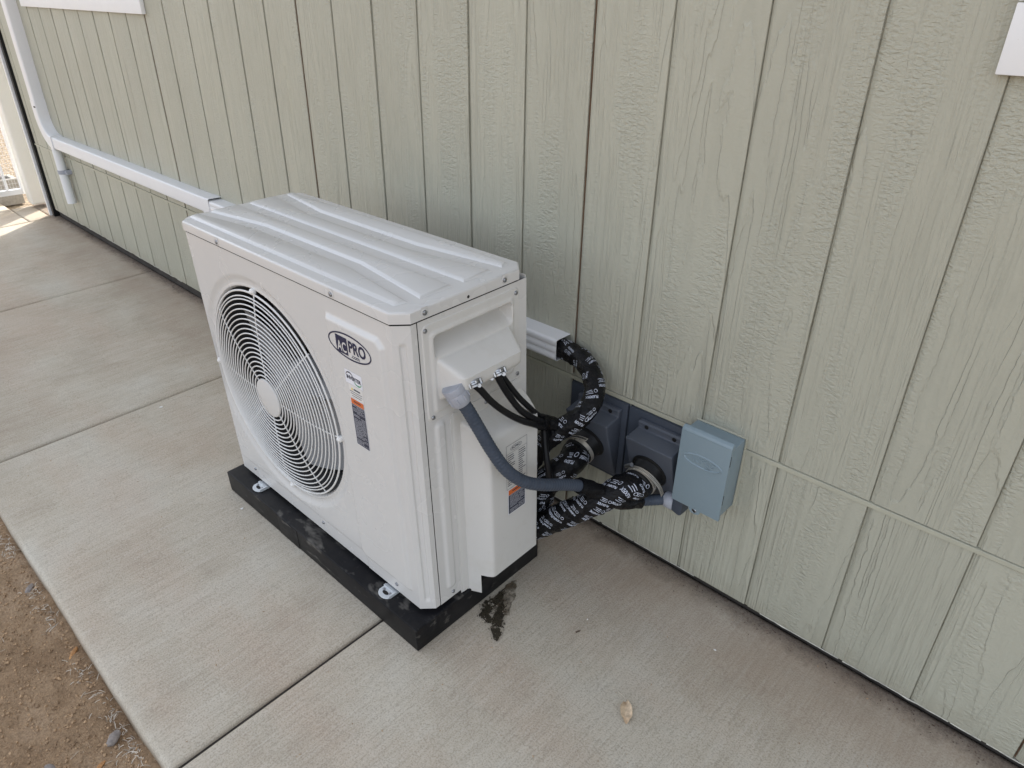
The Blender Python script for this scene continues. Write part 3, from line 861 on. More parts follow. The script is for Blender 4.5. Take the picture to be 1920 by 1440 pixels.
sheet('side_panel', YS, ZS2, side_h, M['ac'], UW - IN, 0, keep=lambda y, z: not (0.074 < y < 0.322 and 0.675 < z < 0.750))
# upper wiring cover with scooped handle and cable hood
AY0, AY1, AZ0, AZ1 = 0.0555, 0.339, 0.5405, 0.768
def acc_h(y, z):
    h = 0.0022
    d = rrect(y, z, AY0 + .0, AY1, AZ0, AZ1, 0.016)
    h *= sstep(0.0, 0.0016, d)
    f = rrect(y, z, 0.071, 0.323, 0.556, 0.751, 0.014)          # pressed field
    h += 0.0035 * sstep(0, 0.008, f)
    # handle scoop: undercut at the top, sloping out to the hood
    sc = rrect(y, z, 0.081, 0.314, 0.684, 0.741, 0.014)
    if sc > 0:
        dep = 0.046 * sstep(0.684, 0.722, z) * sstep(0, 0.007, sc)
        h -= dep
    # hood: slopes gently outwards going down, then turns under
    y0 = 0.086; y1 = 0.305; t = (0.6855 - z)
    if t > 0 and z > 0.575:
        top = 0.056 * min(1, t / 0.037) ** 0.9
        und = 0.060 * max(0, (z - 0.586)) / 0.030
        side = 0.060 * max(0, min((y - y0) / 0.024, (y1 - y) / 0.020))
        k = 0.009                                                       # smooth minimum
        v = -k * math.log(math.exp(-top / k) + math.exp(-und / k) + math.exp(-side / k))
        if v > 0: h += v
    return h
YA = axis_pts([(AY0, AY1, 0.0026)]); ZA = axis_pts([(AZ0, AZ1, 0.0023)])
acc = sheet('wiring_cover', YA, ZA, acc_h, M['cover'], UW - IN, 0.5, keep=lambda y, z: rrect(y, z, AY0, AY1, AZ0, AZ1, 0.014) > -0.0005)
# lower valve cover
def val_h(y, z):
    h = 0.0018
    h += 0.0012 * sstep(0.0, 0.004, min(y - 0.121, 0.530 - z))
    ry = (y - 0.143) / 0.030; rt = (0.503 - z) / 0.040
    ry = min(ry, (0.352 - y) / 0.012)
    v = min(1, ry, rt)
    if v > 0:
        k = 0.10
        q = -k * math.log(math.exp(-ry / k) + math.exp(-rt / k) + math.exp(-1 / k))
        h += 0.060 * max(0, q) * 1.0
    return h
YV = axis_pts([(0.1165, 0.345, 0.0026)]); ZV = axis_pts([(-0.022, 0.5345, 0.0035)])
def vkeep(y, z):
    if z < 0.041 and y > 0.158: return False
    if z < -0.010 and y < 0.140: return False
    return rrect(y, z, 0.1165, 0.40, -0.2, 0.5345, 0.018) > -0.0008
vc = sheet('valve_cover', YV, ZV, val_h, M['cover'], UW - IN, 0.5, keep=vkeep)

# lid: chamfered slab with rolled rim and four pressed ridges
def octo(x0, y0, x1, y1, c): return [(x0 + c, y0), (x1 - c, y0), (x1, y0 + c), (x1, y1 - c), (x1 - c, y1), (x0 + c, y1), (x0, y1 - c), (x0, y0 + c)]
lm = MB(); rings = []
r = 0.0055
for (ins, z) in ((0.0012, 0.7842), (0, 0.7842), (0, UH - r)) + tuple((r - r * math.cos(k * math.pi / 10), UH - r + r * math.sin(k * math.pi / 10)) for k in range(1, 6)):
    rings.append([(x, y, z) for x, y in octo(ins, ins, UW - ins, UD - ins, 0.0305 - ins * 0.586)])
P = sum(rings, []); F = []
for k in range(len(rings) - 1):
    for i in range(8): F.append((k * 8 + i, k * 8 + (i + 1) % 8, (k + 1) * 8 + (i + 1) % 8, (k + 1) * 8 + i))
F.append(tuple(range((len(rings) - 1) * 8, len(rings) * 8)))
F.append(tuple(reversed(range(0, 8))))
lm.add(P, F)
def inset(poly, d):
    out = []; n = len(poly)
    for i in range(n):
        p0, p1, p2 = Vector(poly[i - 1]), Vector(poly[i]), Vector(poly[(i + 1) % n])
        e1 = (p1 - p0).normalized(); e2 = (p2 - p1).normalized()
        n1 = Vector((-e1.y, e1.x)); n2 = Vector((-e2.y, e2.x)); b = (n1 + n2).normalized()
        out.append(p1 + b * (d / max(0.3, b.dot(n1))))
    return out
A, B = 0.245, 0.650
ridges = [[(.017, .028), (.885, .028), (.893, .058), (B, .094), (A, .094), (.012, .058)],
          [(.012, .088), (A, .122), (B, .122), (.897, .085), (.9, .172), (.016, .172)],
          [(.016, .203), (.899, .203), (.901, .286), (B, .254), (A, .254), (.014, .290)],
          [(.018, .322), (A, .286), (B, .286), (.900, .318), (.895, .345), (.022, .345)]]
for rd in ridges:
    L0 = [(x, y, UH + .0001) for x, y in rd]; a1 = inset(rd, .0015); a2 = inset(rd, .0066); a3 = inset(rd, .0080)
    n = len(rd); P = L0 + [(q[0], q[1], UH + .0010) for q in a1] + [(q[0], q[1], UH + .0056) for q in a2] + [(q[0], q[1], UH + .0062) for q in a3]
    lm.add(P, [(k * n + i, k * n + (i + 1) % n, (k + 1) * n + (i + 1) % n, (k + 1) * n + i) for k in range(3) for i in range(n)] + [tuple(range(3 * n, 4 * n))])
lid = lm.obj('lid', M['ac'], hp)
m = MB(); m.lathe((UW + .0002, 0.184, 0.7925), (1, 0, 0), [(0.0036, 0), (0.0034, 0.0002), (0, 0.0002)], 14); m.obj('drain_hole', M['dark'], lid)

# screws
ms = MB(); ms.lathe((0, 0, 0), (0, 0, 1), [(0.0052, 0), (0.0052, 0.0012), (0.0040, 0.0030), (0.0022, 0.0036), (0.0018, 0.0024), (0, 0.0024)], 14)
scr = ms.obj('screw', M['steel'], hp)
RX = (0, math.pi / 2, 0); RF = (math.pi / 2, 0, 0)
mw = MB(); mw.lathe((0, 0, 0), (0, 0, 1), [(0.0092, 0), (0.0088, 0.0012), (0.0065, 0.0014)], 18); mw.add([(-.0088, -.0, .0004), (.0088, 0, .0004), (.0088, .012, .0004), (-.0088, .012, .0004)], [(0, 1, 2, 3)])
pl = [((0.218, -0.0004, 0.804 - .010), RF), ((0.711, -0.0004, 0.804 - .010), RF), ((UW + .0004, 0.066, 0.797), RX), ((UW + .0004, 0.292, 0.797), RX)]
sx_ = UW - IN + .0022
pl += [((sx_, 0.064, 0.757), RX), ((sx_, 0.3285, 0.755), RX), ((sx_, 0.3315, 0.549), RX), ((sx_, 0.068, 0.551), RX), ((UW - IN + .0028, 0.224, 0.519), RX), ((UW - IN, 0.090, 0.014), RX)]
pl += [((0.110, IN + .001, 0.030), RF), ((0.484, IN + .001, 0.033), RF), ((0.812, IN, 0.024), RF)]
for i, (lc, rt) in enumerate(pl):
    o = scr if i == 0 else clone(scr, hp); o.location = lc; o.rotation_euler = rt
wsh = mw.obj('screw_washer', M['ac'], lid); wsh.location = (0.218, -0.0001, .794); wsh.rotation_euler = RF
for lc, rt in pl[1:4]: clone(wsh, lid, (lc[0] - .0002 if rt == RX else lc[0], lc[1] if rt == RX else -.0001, lc[2]), rt if rt == RF else (math.pi / 2, 0, math.pi / 2))

# mounting feet
def foot(x):
    poly = []
    for k in range(13):
        a = math.pi + math.pi * k / 12; poly.append((0.021 * math.cos(a) if abs(math.cos(a)) < .98 else 0.023 * math.copysign(1, math.cos(a)), -0.020 + 0.013 * math.sin(a)))
    poly += [(0.024, 0.030), (-0.024, 0.030)]
    bm = prism(poly, 'z', -0.0150, -0.0112, 0.0008, 1); o = obj('mounting_foot', bm, M['zinc'], hp); o.location = (x, 0, 0)
    m = MB(); 
    P = [(0.011 * math.cos(a) * 1.0, -0.017 + 0.0052 * math.sin(a), -0.0109) for a in [2 * math.pi * i / 16 for i in range(16)]]
    m.add(P, [tuple(range(16))]); m.obj('slot', M['dark'], o)
    m = MB(); m.box((-0.024, -0.004, -0.0112), (0.024, 0.0035, -0.0085)); m.box((0.019, -0.024, -0.0112), (0.0235, 0.002, -0.0055)); m.obj('foot_flange', M['zinc'], o)
    for dx in (-.012, .013):
        m = MB(); m.lathe((dx, -.0125, -.0111), (0, 0, 1), [(.0042, 0), (.0042, .002), (.002, .003), (0, .003)], 10); m.obj('bolt', M['steel'], o)
    return o
foot(0.149); foot(0.785)

# printed marks and labels (flat print just proud of the surface they sit on)
YF = IN - 0.0085
def fmap(y): return lambda q: (q[0], y, q[1])
def add_flat(m, geo, fn, mi=0):
    V, F = geo; m.add([fn(v) for v in V], F, mi)
def shift(geo, cx, cz, sx=1, sz=1): return [(x * sx + cx, z * sz + cz) for x, z in geo[0]], geo[1]
def rect(x0, z0, x1, z1): return [(x0, z0), (x1, z0), (x1, z1), (x0, z1)], [(0, 1, 2, 3)]
LCX, LCZ = 0.7605, 0.688
lg = MB(); f = fmap(YF - .0005)
add_flat(lg, ring2d(LCX, LCZ, 0.0765, 0.0305, 0.0038), f)
add_flat(lg, rect(0.7125, 0.6655, 0.7535, 0.7065), f)
add_flat(lg, shift(text_geo('PRO', 0.0345, 0.0011), 0.7875, 0.6890, 0.92, 1.10), f)
add_flat(lg, shift(text_geo('.com', 0.0150, 0.0001), 0.7790, 0.6700, 1.0, 1.0), f)
lo = lg.obj('oval_badge', M['navy'], hp, smooth=False)
l2 = MB(); add_flat(l2, shift(text_geo('AC', 0.0300, 0.0005), 0.7335, 0.6810, 0.80, 1.12), fmap(YF - .0009)); l2.obj('badge_lettering', M['ac'], lo, smooth=False)
# inverter sticker, caution sticker, long warning sticker
s1 = MB(); add_flat(s1, rect(0.7295, 0.594, 0.7915, 0.628), fmap(YF - .0006)); st1 = s1.obj('inverter_sticker', M['paper'], hp, smooth=False)
m = MB(); add_flat(m, shift(text_geo('INVERTER', 0.0118, 0.0004), 0.7605, 0.6105, 0.98, 1.1), fmap(YF - .001)); m.obj('sticker_text', M['ink'], st1, smooth=False)
def arc2d(cx, cz, rx, rz, w, a0, a1, n=16):
    V = []; 
    for i in range(n + 1):
        a = a0 + (a1 - a0) * i / n; ww = w * math.sin(math.pi * (0.1 + 0.85 * i / n))
        V += [(cx + rx * math.cos(a), cz + rz * math.sin(a)), (cx + (rx - ww) * math.cos(a), cz + (rz - ww) * math.sin(a))]
    return V, [(2 * i, 2 * i + 1, 2 * i + 3, 2 * i + 2) for i in range(n)]
m = MB(); add_flat(m, arc2d(0.7460, 0.6125, 0.0135, 0.0125, 0.003, 0.2, 3.0), fmap(YF - .001)); m.obj('sticker_swoosh', M['ink'], st1, smooth=False)
m = MB(); add_flat(m, arc2d(0.7745, 0.6085, 0.0140, 0.0115, 0.003, 3.4, 6.2), fmap(YF - .001)); m.obj('sticker_swoosh', M['green'], st1, smooth=False)
s2 = MB(); add_flat(s2, rect(0.7375, 0.559, 0.7880, 0.593), fmap(YF - .0004)); st2 = s2.obj('caution_sticker', M['ivory_label'], hp, smooth=False)
m = MB(); add_flat(m, ([(0.7455, 0.5800), (0.7525, 0.5800), (0.7490, 0.5870)], [(0, 1, 2)]), fmap(YF - .0008)); m.obj('warning_triangle', M['yellow'], st2, smooth=False)
m = MB(); add_flat(m, rect(0.7555, 0.5815, 0.7785, 0.5850), fmap(YF - .0008))
for k, (a, b) in enumerate(((.740, .785), (.742, .784), (.746, .780))): add_flat(m, rect(a, 0.5755 - k * .0055, b, 0.5768 - k * .0055), fmap(YF - .0008))
m.obj('sticker_lines', M['ink'], st2, smooth=False)
def warn_sticker(par, x0, x1, ztop, zor, zbot, fn, fn2, fn3, rows, seed):
    rnd = random.Random(seed)
    m = MB(); add_flat(m, rect(x0, zbot, x1, ztop), fn); st = m.obj('warning_sticker', M['paper'], par, smooth=False)
    e = (x1 - x0) * .03
    m = MB(); add_flat(m, rect(x0 + e, zor, x1 - e, ztop - e), fn2); m.obj('orange_band', M['orange'], st, smooth=False)
    m = MB(); add_flat(m, rect(x0 + e, zbot + e, x1 - e, zor - .001), fn2); m.obj('dark_field', M['ink'], st, smooth=False)
    m = MB(); add_flat(m, rect(x0 + 8 * e, (ztop + zor) / 2 - e * .8, x1 - 8 * e, (ztop + zor) / 2 + e * .8), fn3); m.obj('band_line', M['ink'], st, smooth=False)
    m = MB(); h = (zor - zbot - .006) / rows
    for k in range(rows):
        x = x0 + 3 * e; zz = zor - .003 - k * h
        while x < x1 - 3 * e:
            L = rnd.uniform(.15, .6) * (x1 - x0)
            if rnd.random() < .85: add_flat(m, rect(x, zz - h * .22, min(x + L, x1 - 2 * e), zz), fn3)
            x += L + rnd.uniform(.02, .06) * (x1 - x0)
    m.obj('sticker_lines', M['paper'], st, smooth=False)
warn_sticker(hp, 0.7375, 0.7865, 0.5585, 0.5430, 0.4310, fmap(YF - .0004), fmap(YF - .0008), fmap(YF - .0012), 30, 3)
# data plate and sticker on the valve cover's outer face
XV = UW - IN + 0.0030 + 0.060 * (1 - 0.10 * math.log(1.0)) - 0.0010
def val_map(d): return lambda q: (UW - IN + val_h(q[0], q[1]) + d, q[0], q[1])
yL = 0.226
m = MB(); add_flat(m, rect(yL, 0.292, yL + .072, 0.420), val_map(.0004)); dpz = m.obj('data_plate', M['cover'], hp, smooth=False)
m = MB()
for a, b, c_, d_ in ((yL, .4192, yL + .072, .42), (yL, .292, yL + .072, .2928), (yL, .292, yL + .0008, .42), (yL + .0712, .292, yL + .072, .42), (yL, .395, yL + .072, .3957)): add_flat(m, rect(a, b, c_, d_), val_map(.0008))
add_flat(m, ring2d(yL + .034, .4065, .020, .0075, .0009, 32), val_map(.0008)); add_flat(m, shift(text_geo('ACPRO', .009, .0002), yL + .034, .4065), val_map(.0008))
rnd = random.Random(5)
for k in range(15):
    zz = .390 - k * .0062
    for x in (yL + .004, yL + .042):
        L = rnd.uniform(.012, .026); add_flat(m, rect(x, zz - .0021, x + L, zz), val_map(.0008))
m.obj('plate_print', M['ink'], dpz, smooth=False)
warn_sticker(hp, yL + .004, yL + .066, 0.289, 0.272, 0.212, val_map(.0005), val_map(.0009), val_map(.0013), 14, 9)

# ------------------------------------------------------------------ slate grey wall hoods with clamps
def wall_hood(px0, px1, hx0, hx1, label, clamp_rot, tail):
    t = empty('wall_hood', ((px0 + px1) / 2, 0, 0.34)); tag(t, label, 'pipe hood', 'grey pipe hoods on the wall')
    IV = Matrix.Translation((-(px0 + px1) / 2, 0, -0.34))
    def put(o): o.parent = t; o.matrix_parent_inverse = IV; return o
    put(obj('back_plate', bevel_box((px0, -0.0105, 0.217), (px1, 0.004, 0.4635), 0.002), M['bootplate']))
    # housing: flange on top, slanted roof, front that tapers to the wall below
    prof = [(-0.0106, 0.447), (-0.0245, 0.4445), (-0.0260, 0.4425), (-0.0262, 0.4255), (-0.0800, 0.4180), (-0.0215, 0.2330), (-0.0106, 0.2290)]
    bm = prism(prof, 'x', hx0, hx1, 0.0045, 3); hs_ = put(obj('housing', bm, M['boot']))
    for x in (hx0 + .028, hx1 - .028):
        m = MB(); m.lathe((x, -0.0263, 0.4345), (0, -1, 0), [(0.0062, 0), (0.0060, 0.0012), (0.0042, 0.0022), (0.0015, 0.0016), (0, 0.0016)], 14); put(m.obj('screw', M['rubber']))
    nrm = Vector((0, -0.185, -0.0585)).normalized(); cc = Vector(((hx0 + hx1) / 2 - .003, -0.0512, 0.3300))
    m = MB(); m.lathe(cc, nrm, [(0.052, -0.003), (0.052, 0.003), (0.049, 0.0055), (0.0455, 0.006), (0.044, 0.008), (0.042, 0.052), (0.040, 0.054), (0.036, 0.054)], 40); put(m.obj('rubber_collar', M['rubber']))
    # worm clamp
    u = Vector((1, 0, 0)); v = nrm.cross(u)
    cl = MB(); cl.lathe(cc + nrm * 0.034, nrm, [(0.0418, 0), (0.0440, 0.0004), (0.0440, 0.0116), (0.0418, 0.012)], 48)
    b = put(cl.obj('hose_clamp', M['band']))
    a0 = clamp_rot
    def pt(a, r, h): return cc + nrm * h + (u * math.cos(a) + v * math.sin(a)) * r
    tl = MB(); P = []; nseg = 18
    for k in range(nseg + 1):
        a = a0 + tail * k / nseg; r = 0.0445 + 0.022 * (k / nseg) ** 2.2
        P += [pt(a, r, 0.0345), pt(a, r, 0.0455), pt(a, r + .0007, 0.0455), pt(a, r + .0007, 0.0345)]
    tl.add(P, [(4 * k + i, 4 * k + (i + 1) % 4, 4 * k + 4 + (i + 1) % 4, 4 * k + 4 + i) for k in range(nseg) for i in range(4)] + [(0, 1, 2, 3), tuple(4 * nseg + i for i in (3, 2, 1, 0))])
    tl.obj('clamp_tail', M['band'], b)
    sl = MB()
    for k in range(4, nseg * 2):
        for (lo_, hi_) in ((0.0368, 0.0432),):
            a = a0 + tail * k / (2 * nseg); r = 0.0445 + 0.022 * (k / (2 * nseg)) ** 2.2 + .0011; da = .011
            sl.add([pt(a - da, r, lo_), pt(a + da, r, lo_), pt(a + da + .02, r, hi_), pt(a - da + .02, r, hi_)], [(0, 1, 2, 3)])
    sl.obj('clamp_slots', M['dark'], b)
    ax_ = (pt(a0 + .25, 1, 0) - pt(a0 - .25, 1, 0)).normalized()
    m = MB(); m.cyl(pt(a0, 0.051, 0.040) - ax_ * .010, ax_, 0.0055, 0.022, 10); m.cyl(pt(a0, 0.051, 0.040) - ax_ * .0145, ax_, 0.0062, 0.0045, 6); m.obj('clamp_screw', M['steel'], b)
    for o in list(b.children): pass
    return cc, nrm, t
ccL, nL, hoodL = wall_hood(0.0095, 0.2012, 0.0455, 0.1850, 'slate grey pipe hood on the wall behind the taped arch, away from the box', 2.35, -1.3)
ccR, nR, hoodR = wall_hood(0.2062, 0.398, 0.2455, 0.3845, 'slate grey pipe hood right beside the blue grey metal box', 2.3, -2.55)

# ------------------------------------------------------------------ taped pipes with repeated white print
def taped_pipe(label, pts, rad, seed, nprint, taper=None, crease=1.0):
    path = catmull(pts, 0.006); fr = frames(path); n = 40
    sv = Vector((seed * 3.1, seed * 1.7, 0))
    def rf(s, a):
        q = Vector((math.cos(a) * 1.1, math.sin(a) * 1.1, s * 16)) + sv
        r = rad * (1 + 0.10 * noise.noise(q) * crease)
        q2 = Vector((math.cos(a + s * 18) * 2.6, math.sin(a + s * 18) * 2.6, s * 60)) + sv
        r += 0.0030 * crease * (abs(noise.noise(q2)) - 0.25)
        ph = (s / 0.047 + a / (2 * math.pi) + seed * .37) % 1.0              # lapped spiral winding
        r += 0.0016 * (1 - ph) + 0.0014 * (ph < .06)
        if taper: r *= taper(s)
        return r
    P, F = tube_geo(path, rad, n, rf)
    o = obj('taped_pipe', (P, F), M['tape']); tag(o, label, 'taped pipe')
    L = [0]
    for p0, p1 in zip(path, path[1:]): L.append(L[-1] + (p1 - p0).length)
    def at(s, a):
        s = min(max(s, 0), L[-1] - 1e-5); i = 0
        i = min(len(L) - 2, int(s / L[-1] * (len(L) - 1)))
        while i > 0 and L[i] > s: i -= 1
        while i < len(L) - 2 and L[i + 1] < s: i += 1
        t = (s - L[i]) / (L[i + 1] - L[i]); p = path[i].lerp(path[i + 1], t)
        u = fr[i][0].lerp(fr[i + 1][0], t); v = fr[i][1].lerp(fr[i + 1][1], t)
        # interpolate facet radius for print to hug the mesh
        r = rf(L[i], a) * (1 - t) + rf(L[i + 1], a) * t
        return p + (u * math.cos(a) + v * math.sin(a)) * (r + 0.0007)
    rnd = random.Random(seed)
    m = MB(); big = text_geo('FLEXFIX', 0.0080, 0.00022); sml = text_geo('TAPE', 0.0048, 0.0001)
    sp = 0.0
    kk = 0
    for k in range(nprint):
        a0 = (k * 2.399 + rnd.uniform(-.35, .35)); s0 = (k + .5) / nprint * L[-1] + rnd.uniform(-.008, .008)
        rot = rnd.choice((0.30, 0.40, 0.45, 1.25)) + rnd.uniform(-.12, .12)
        cr, sr = math.cos(rot), math.sin(rot); sc = rnd.uniform(.85, 1.12)
        cut = rnd.uniform(0.004, 0.03)                                         # a lap of tape often covers part of a print
        def mp(q, ox=0, oy=0):
            x, y = (q[0] + ox) * sc, (q[1] + oy) * sc
            return at(s0 + x * sr + y * cr, a0 + (x * cr - y * sr) / rad)
        def addp(geo, ox, oy):
            V, Fc = geo; b = [mp(q, ox, oy) for q in V]
            m.add(b, [f for f in Fc if all(V[i][0] + ox < cut for i in f)])
        addp(big, 0, 0)
        addp(ring2d(-0.0105, -0.0125, .0042, .0042, .0011, 14), 0, 0)
        for q, (x0, x1) in enumerate(((-.004, .013), (-.004, .009), (-.003, .012))):
            addp(([(x0 + (x1 - x0) * i / 4, -.0088 - q * .0037 + dy) for dy in (0, .0012) for i in range(5)], [(i, i + 1, i + 6, i + 5) for i in range(4)]), 0, 0)
    pr = m.obj('tape_print', M['print_w'], o, smooth=False); pr['kind'] = 'stuff'
    return o
def ax(c, n_, h): c2 = c + n_ * h; return (c2.x, c2.y, c2.z)
taped_pipe('black taped pipe arching out of the end of the white duct', [(-0.22, -0.032, 0.563), (-0.08, -0.031, 0.564), (-0.001, -0.032, 0.564), (0.066, -0.043, 0.560), (0.124, -0.071, 0.542), (0.158, -0.110, 0.515), (0.161, -0.158, 0.478), (0.122, -0.198, 0.437), (0.080, -0.228, 0.370), (0.052, -0.246, 0.289), (0.04, -0.252, 0.20), (0.03, -0.245, 0.06)], 0.0265, 3, 72)
taped_pipe('black taped pipe running from the right grey hood down behind the white unit', [ax(ccR, nR, 0.040), ax(ccR, nR, 0.062), (0.295, -0.150, 0.316), (0.262, -0.186, 0.283), (0.212, -0.213, 0.240), (0.155, -0.234, 0.188), (0.101, -0.252, 0.140), (0.040, -0.258, 0.088), (-0.03, -0.240, 0.07)], 0.0345, 5, 78, lambda s: 1.08 if s < .05 else 1.0)
taped_pipe('thick black taped pipe bending from the left grey hood down behind the unit', [ax(ccL, nL, 0.040), ax(ccL, nL, 0.060), (0.132, -0.150, 0.318), (0.118, -0.190, 0.296), (0.094, -0.218, 0.262), (0.066, -0.236, 0.222), (0.04, -0.24, 0.16), (0.02, -0.235, 0.05)], 0.0375, 8, 58)
taped_pipe('thin black taped pipe dropping to the slab between the other two pipes', [(0.105, -0.205, 0.262), (0.100, -0.218, 0.215), (0.085, -0.228, 0.165), (0.060, -0.235, 0.110), (0.04, -0.24, 0.04)], 0.0225, 12, 24)

# ------------------------------------------------------------------ flexible conduit from the unit to the blue grey box
cpath = catmull([(0.112, -0.549, 0.700), (0.121, -0.539, 0.674), (0.130, -0.524, 0.643), (0.144, -0.505, 0.593), (0.161, -0.481, 0.530), (0.184, -0.457, 0.476), (0.202, -0.417, 0.433), (0.216, -0.363, 0.402), (0.226, -0.299, 0.373), (0.238, -0.240, 0.342), (0.262, -0.198, 0.312), (0.300, -0.150, 0.278), (0.335, -0.085, 0.264), (0.365, -0.050, 0.263), (0.384, -0.041, 0.263), (0.40, -0.040, 0.263)], 0.0022)
def crf(s, a): return 0.0148 + 0.00045 * math.sin(s * 2 * math.pi / 0.0088)
P, F = tube_geo(cpath, 0.0148, 16, crf)
fc = obj('flexible_conduit', (P, F), M['cond']); tag(fc, 'grey ribbed flexible conduit curving from the unit to the wall box', 'conduit')
def connector(parent, c, d, n_body=24):
    m = MB(); m.lathe(c, d, [(0.0, -0.012), (0.0235, -0.012), (0.0242, -0.010), (0.0242, 0.002), (0.0228, 0.0035), (0.0238, 0.006), (0.0232, 0.026), (0.0195, 0.034), (0.0158, 0.035)], n_body)
    d = Vector(d).normalized(); u = d.orthogonal().normalized(); v = d.cross(u)
    for k in range(8):
        a = 2 * math.pi * k / 8; w0 = Vector(c) + (u * math.cos(a) + v * math.sin(a)) * .0232 + d * .009
        m.cyl(w0, d, .0024, .014, 6)
    return m.obj('conduit_connector', M['fitting'], parent)
d0 = (cpath[14] - cpath[4]).normalized()
connector(fc, cpath[6] - d0 * .003, d0)
m = MB(); m.lathe((0.364, -0.0405, 0.263), (1, 0, 0), [(0.0155, -.002), (0.0205, 0.0), (0.0225, 0.004), (0.0225, 0.026), (0.0200, 0.030), (0.0150, 0.031)], 28); m.obj('conduit_connector', M['fitting'], fc)
m = MB(); 
o = obj('elbow_fitting', prism([(0.3935, 0.284), (0.3935, 0.250), (0.416, 0.243), (0.4225, 0.248), (0.4245, 0.3055), (0.402, 0.3055)], 'y', -0.060, -0.020, 0.004, 2), M['bootplate'], fc)

# ------------------------------------------------------------------ black control cables with locknut connectors
cabs = [('short black cable hanging from the left zinc connector', [(0.119, -0.500, 0.700), (0.129, -0.504, 0.696), (0.137, -0.491, 0.679), (0.145, -0.466, 0.643), (0.150, -0.425, 0.600), (0.154, -0.379, 0.561), (0.150, -0.332, 0.528), (0.122, -0.270, 0.480), (0.114, -0.235, 0.460), (0.122, -0.195, 0.436)], 0.0080),
        ('inner black cable of the pair under the right zinc connector', [(0.118, -0.433, 0.701), (0.128, -0.435, 0.695), (0.136, -0.428, 0.671), (0.144, -0.410, 0.634), (0.150, -0.382, 0.591), (0.148, -0.338, 0.548), (0.116, -0.262, 0.489), (0.108, -0.230, 0.468), (0.112, -0.190, 0.440)], 0.0080),
        ('outer black cable of the pair passing nearest the wall', [(0.118, -0.426, 0.701), (0.126, -0.423, 0.692), (0.132, -0.407, 0.664), (0.140, -0.377, 0.618), (0.142, -0.338, 0.572), (0.108, -0.262, 0.502), (0.102, -0.225, 0.478), (0.108, -0.185, 0.452)], 0.0072)]
co = []
for lab, pts, r in cabs:
    m = MB(); m.tube(catmull(pts, 0.006), r, 10); o = m.obj('control_cable', M['cable']); tag(o, lab, 'cable', 'black cables from the unit'); co.append(o)
def locknut(parent, c, d):
    d = Vector(d).normalized(); c = Vector(c); u = d.orthogonal().normalized(); v = d.cross(u)
    m = MB(); m.lathe(c, d, [(0.010, 0), (0.0185, 0), (0.0188, .003), (0.0165, .0045), (0.0165, .008), (0.0188, .0095), (0.0185, .0135), (0.0105, .0145), (0.0105, .006)], 24)
    for k in range(8):
        a = 2 * math.pi * k / 8 + .2; w0 = c + (u * math.cos(a) + v * math.sin(a)) * .0192 + d * .001; m.cyl(w0, d, .0032, .005 if k % 2 else .012, 6)
    for s in (-1, 1):
        w0 = c + u * (s * .014) + d * .014; m.cyl(w0 - v * .010, v, .0030, .023, 8); m.cyl(w0 - v * .0135, v, .0045, .004, 8)
    return m.obj('cable_connector', M['steel'], parent)
hd = (UR.to_3x3() @ Vector((0.55, 0, -1))).normalized()
locknut(co[0], Vector((0.129, -0.505, 0.697)) - hd * .008, hd)
locknut(co[1], Vector((0.129, -0.432, 0.696)) - hd * .008, hd)
m = MB(); m.tube(catmull([(0.100, -0.243, 0.492), (0.106, -0.241, 0.455), (0.122, -0.252, 0.409), (0.142, -0.262, 0.366), (0.152, -0.262, 0.330), (0.150, -0.245, 0.300)], .006), 0.0082, 10)
o = m.obj('hanging_cable', M['cable']); tag(o, 'single black cable dropping straight down in front of the taped pipes', 'cable')
# tape wrap that ties the cables together
path = catmull([(0.113, -0.262, 0.482), (0.109, -0.243, 0.474), (0.116, -0.215, 0.460)], .004)
P, F = tube_geo(path, .02, 24, lambda s, a: .0185 + .003 * noise.noise(Vector((math.cos(a) * 2, math.sin(a) * 2, s * 60))))
o = obj('tape_wrap', (P, F), M['tape']); tag(o, 'crumpled black tape wrap bundling the cables beside the arch', 'tape wrap')
# film tape binding the conduit to the right pipe
path = [p_ for p_ in cpath if -0.252 < p_.y < -0.100][::2]
P, F = tube_geo(path, .02, 28, lambda s, a: .0205 + .0040 * noise.noise(Vector((math.cos(a) * 1.6, math.sin(a) * 1.6, s * 38))))
o = obj('tape_wrap', (P, F), M['tape']); tag(o, 'black film tape binding the grey conduit to the taped pipe', 'tape wrap')

# ------------------------------------------------------------------ blue grey disconnect box
db = empty('disconnect_box', (0.463, 0, 0.404)); tag(db, 'blue grey metal electrical box with an embossed oval on its cover', 'electrical box')
DI = Matrix.Translation((-0.463, 0, -0.404))
def dput(o): o.parent = db; o.matrix_parent_inverse = DI; return o
dput(obj('box_body', bevel_box((0.3985, -0.070, 0.3075), (0.5265, -0.0006, 0.5035), 0.003), M['disc']))
cov = [(-0.0702, 0.3035), (-0.0795, 0.3035), (-0.0795, 0.5120), (-0.0770, 0.5185), (-0.0690, 0.5225), (-0.0660, 0.5225), (-0.0660, 0.5060), (-0.0702, 0.5045)]
cvr = dput(obj('cover', prism(cov, 'x', 0.4000, 0.5310, 0.0018, 2), M['disc']))
m = MB(); m.box((0.4012, -0.0800, 0.5118), (0.5298, -0.0792, 0.5128)); m.obj('cover_crease', M['disc'], cvr)
em = MB(); fy = fmap(-0.0806)
def emboss(m, geo, y0, y1):
    V, F = geo; b = len(V)
    cnt = {}
    for f in F:
        for a, c_ in zip(f, f[1:] + f[:1]): cnt.setdefault((min(a, c_), max(a, c_)), []).append((a, c_))
    P = [(x, y1, z) for x, z in V] + [(x, y0, z) for x, z in V]
    m.add(P, list(F) + [(e[0][1], e[0][0], e[0][0] + b, e[0][1] + b) for e in cnt.values() if len(e) == 1])
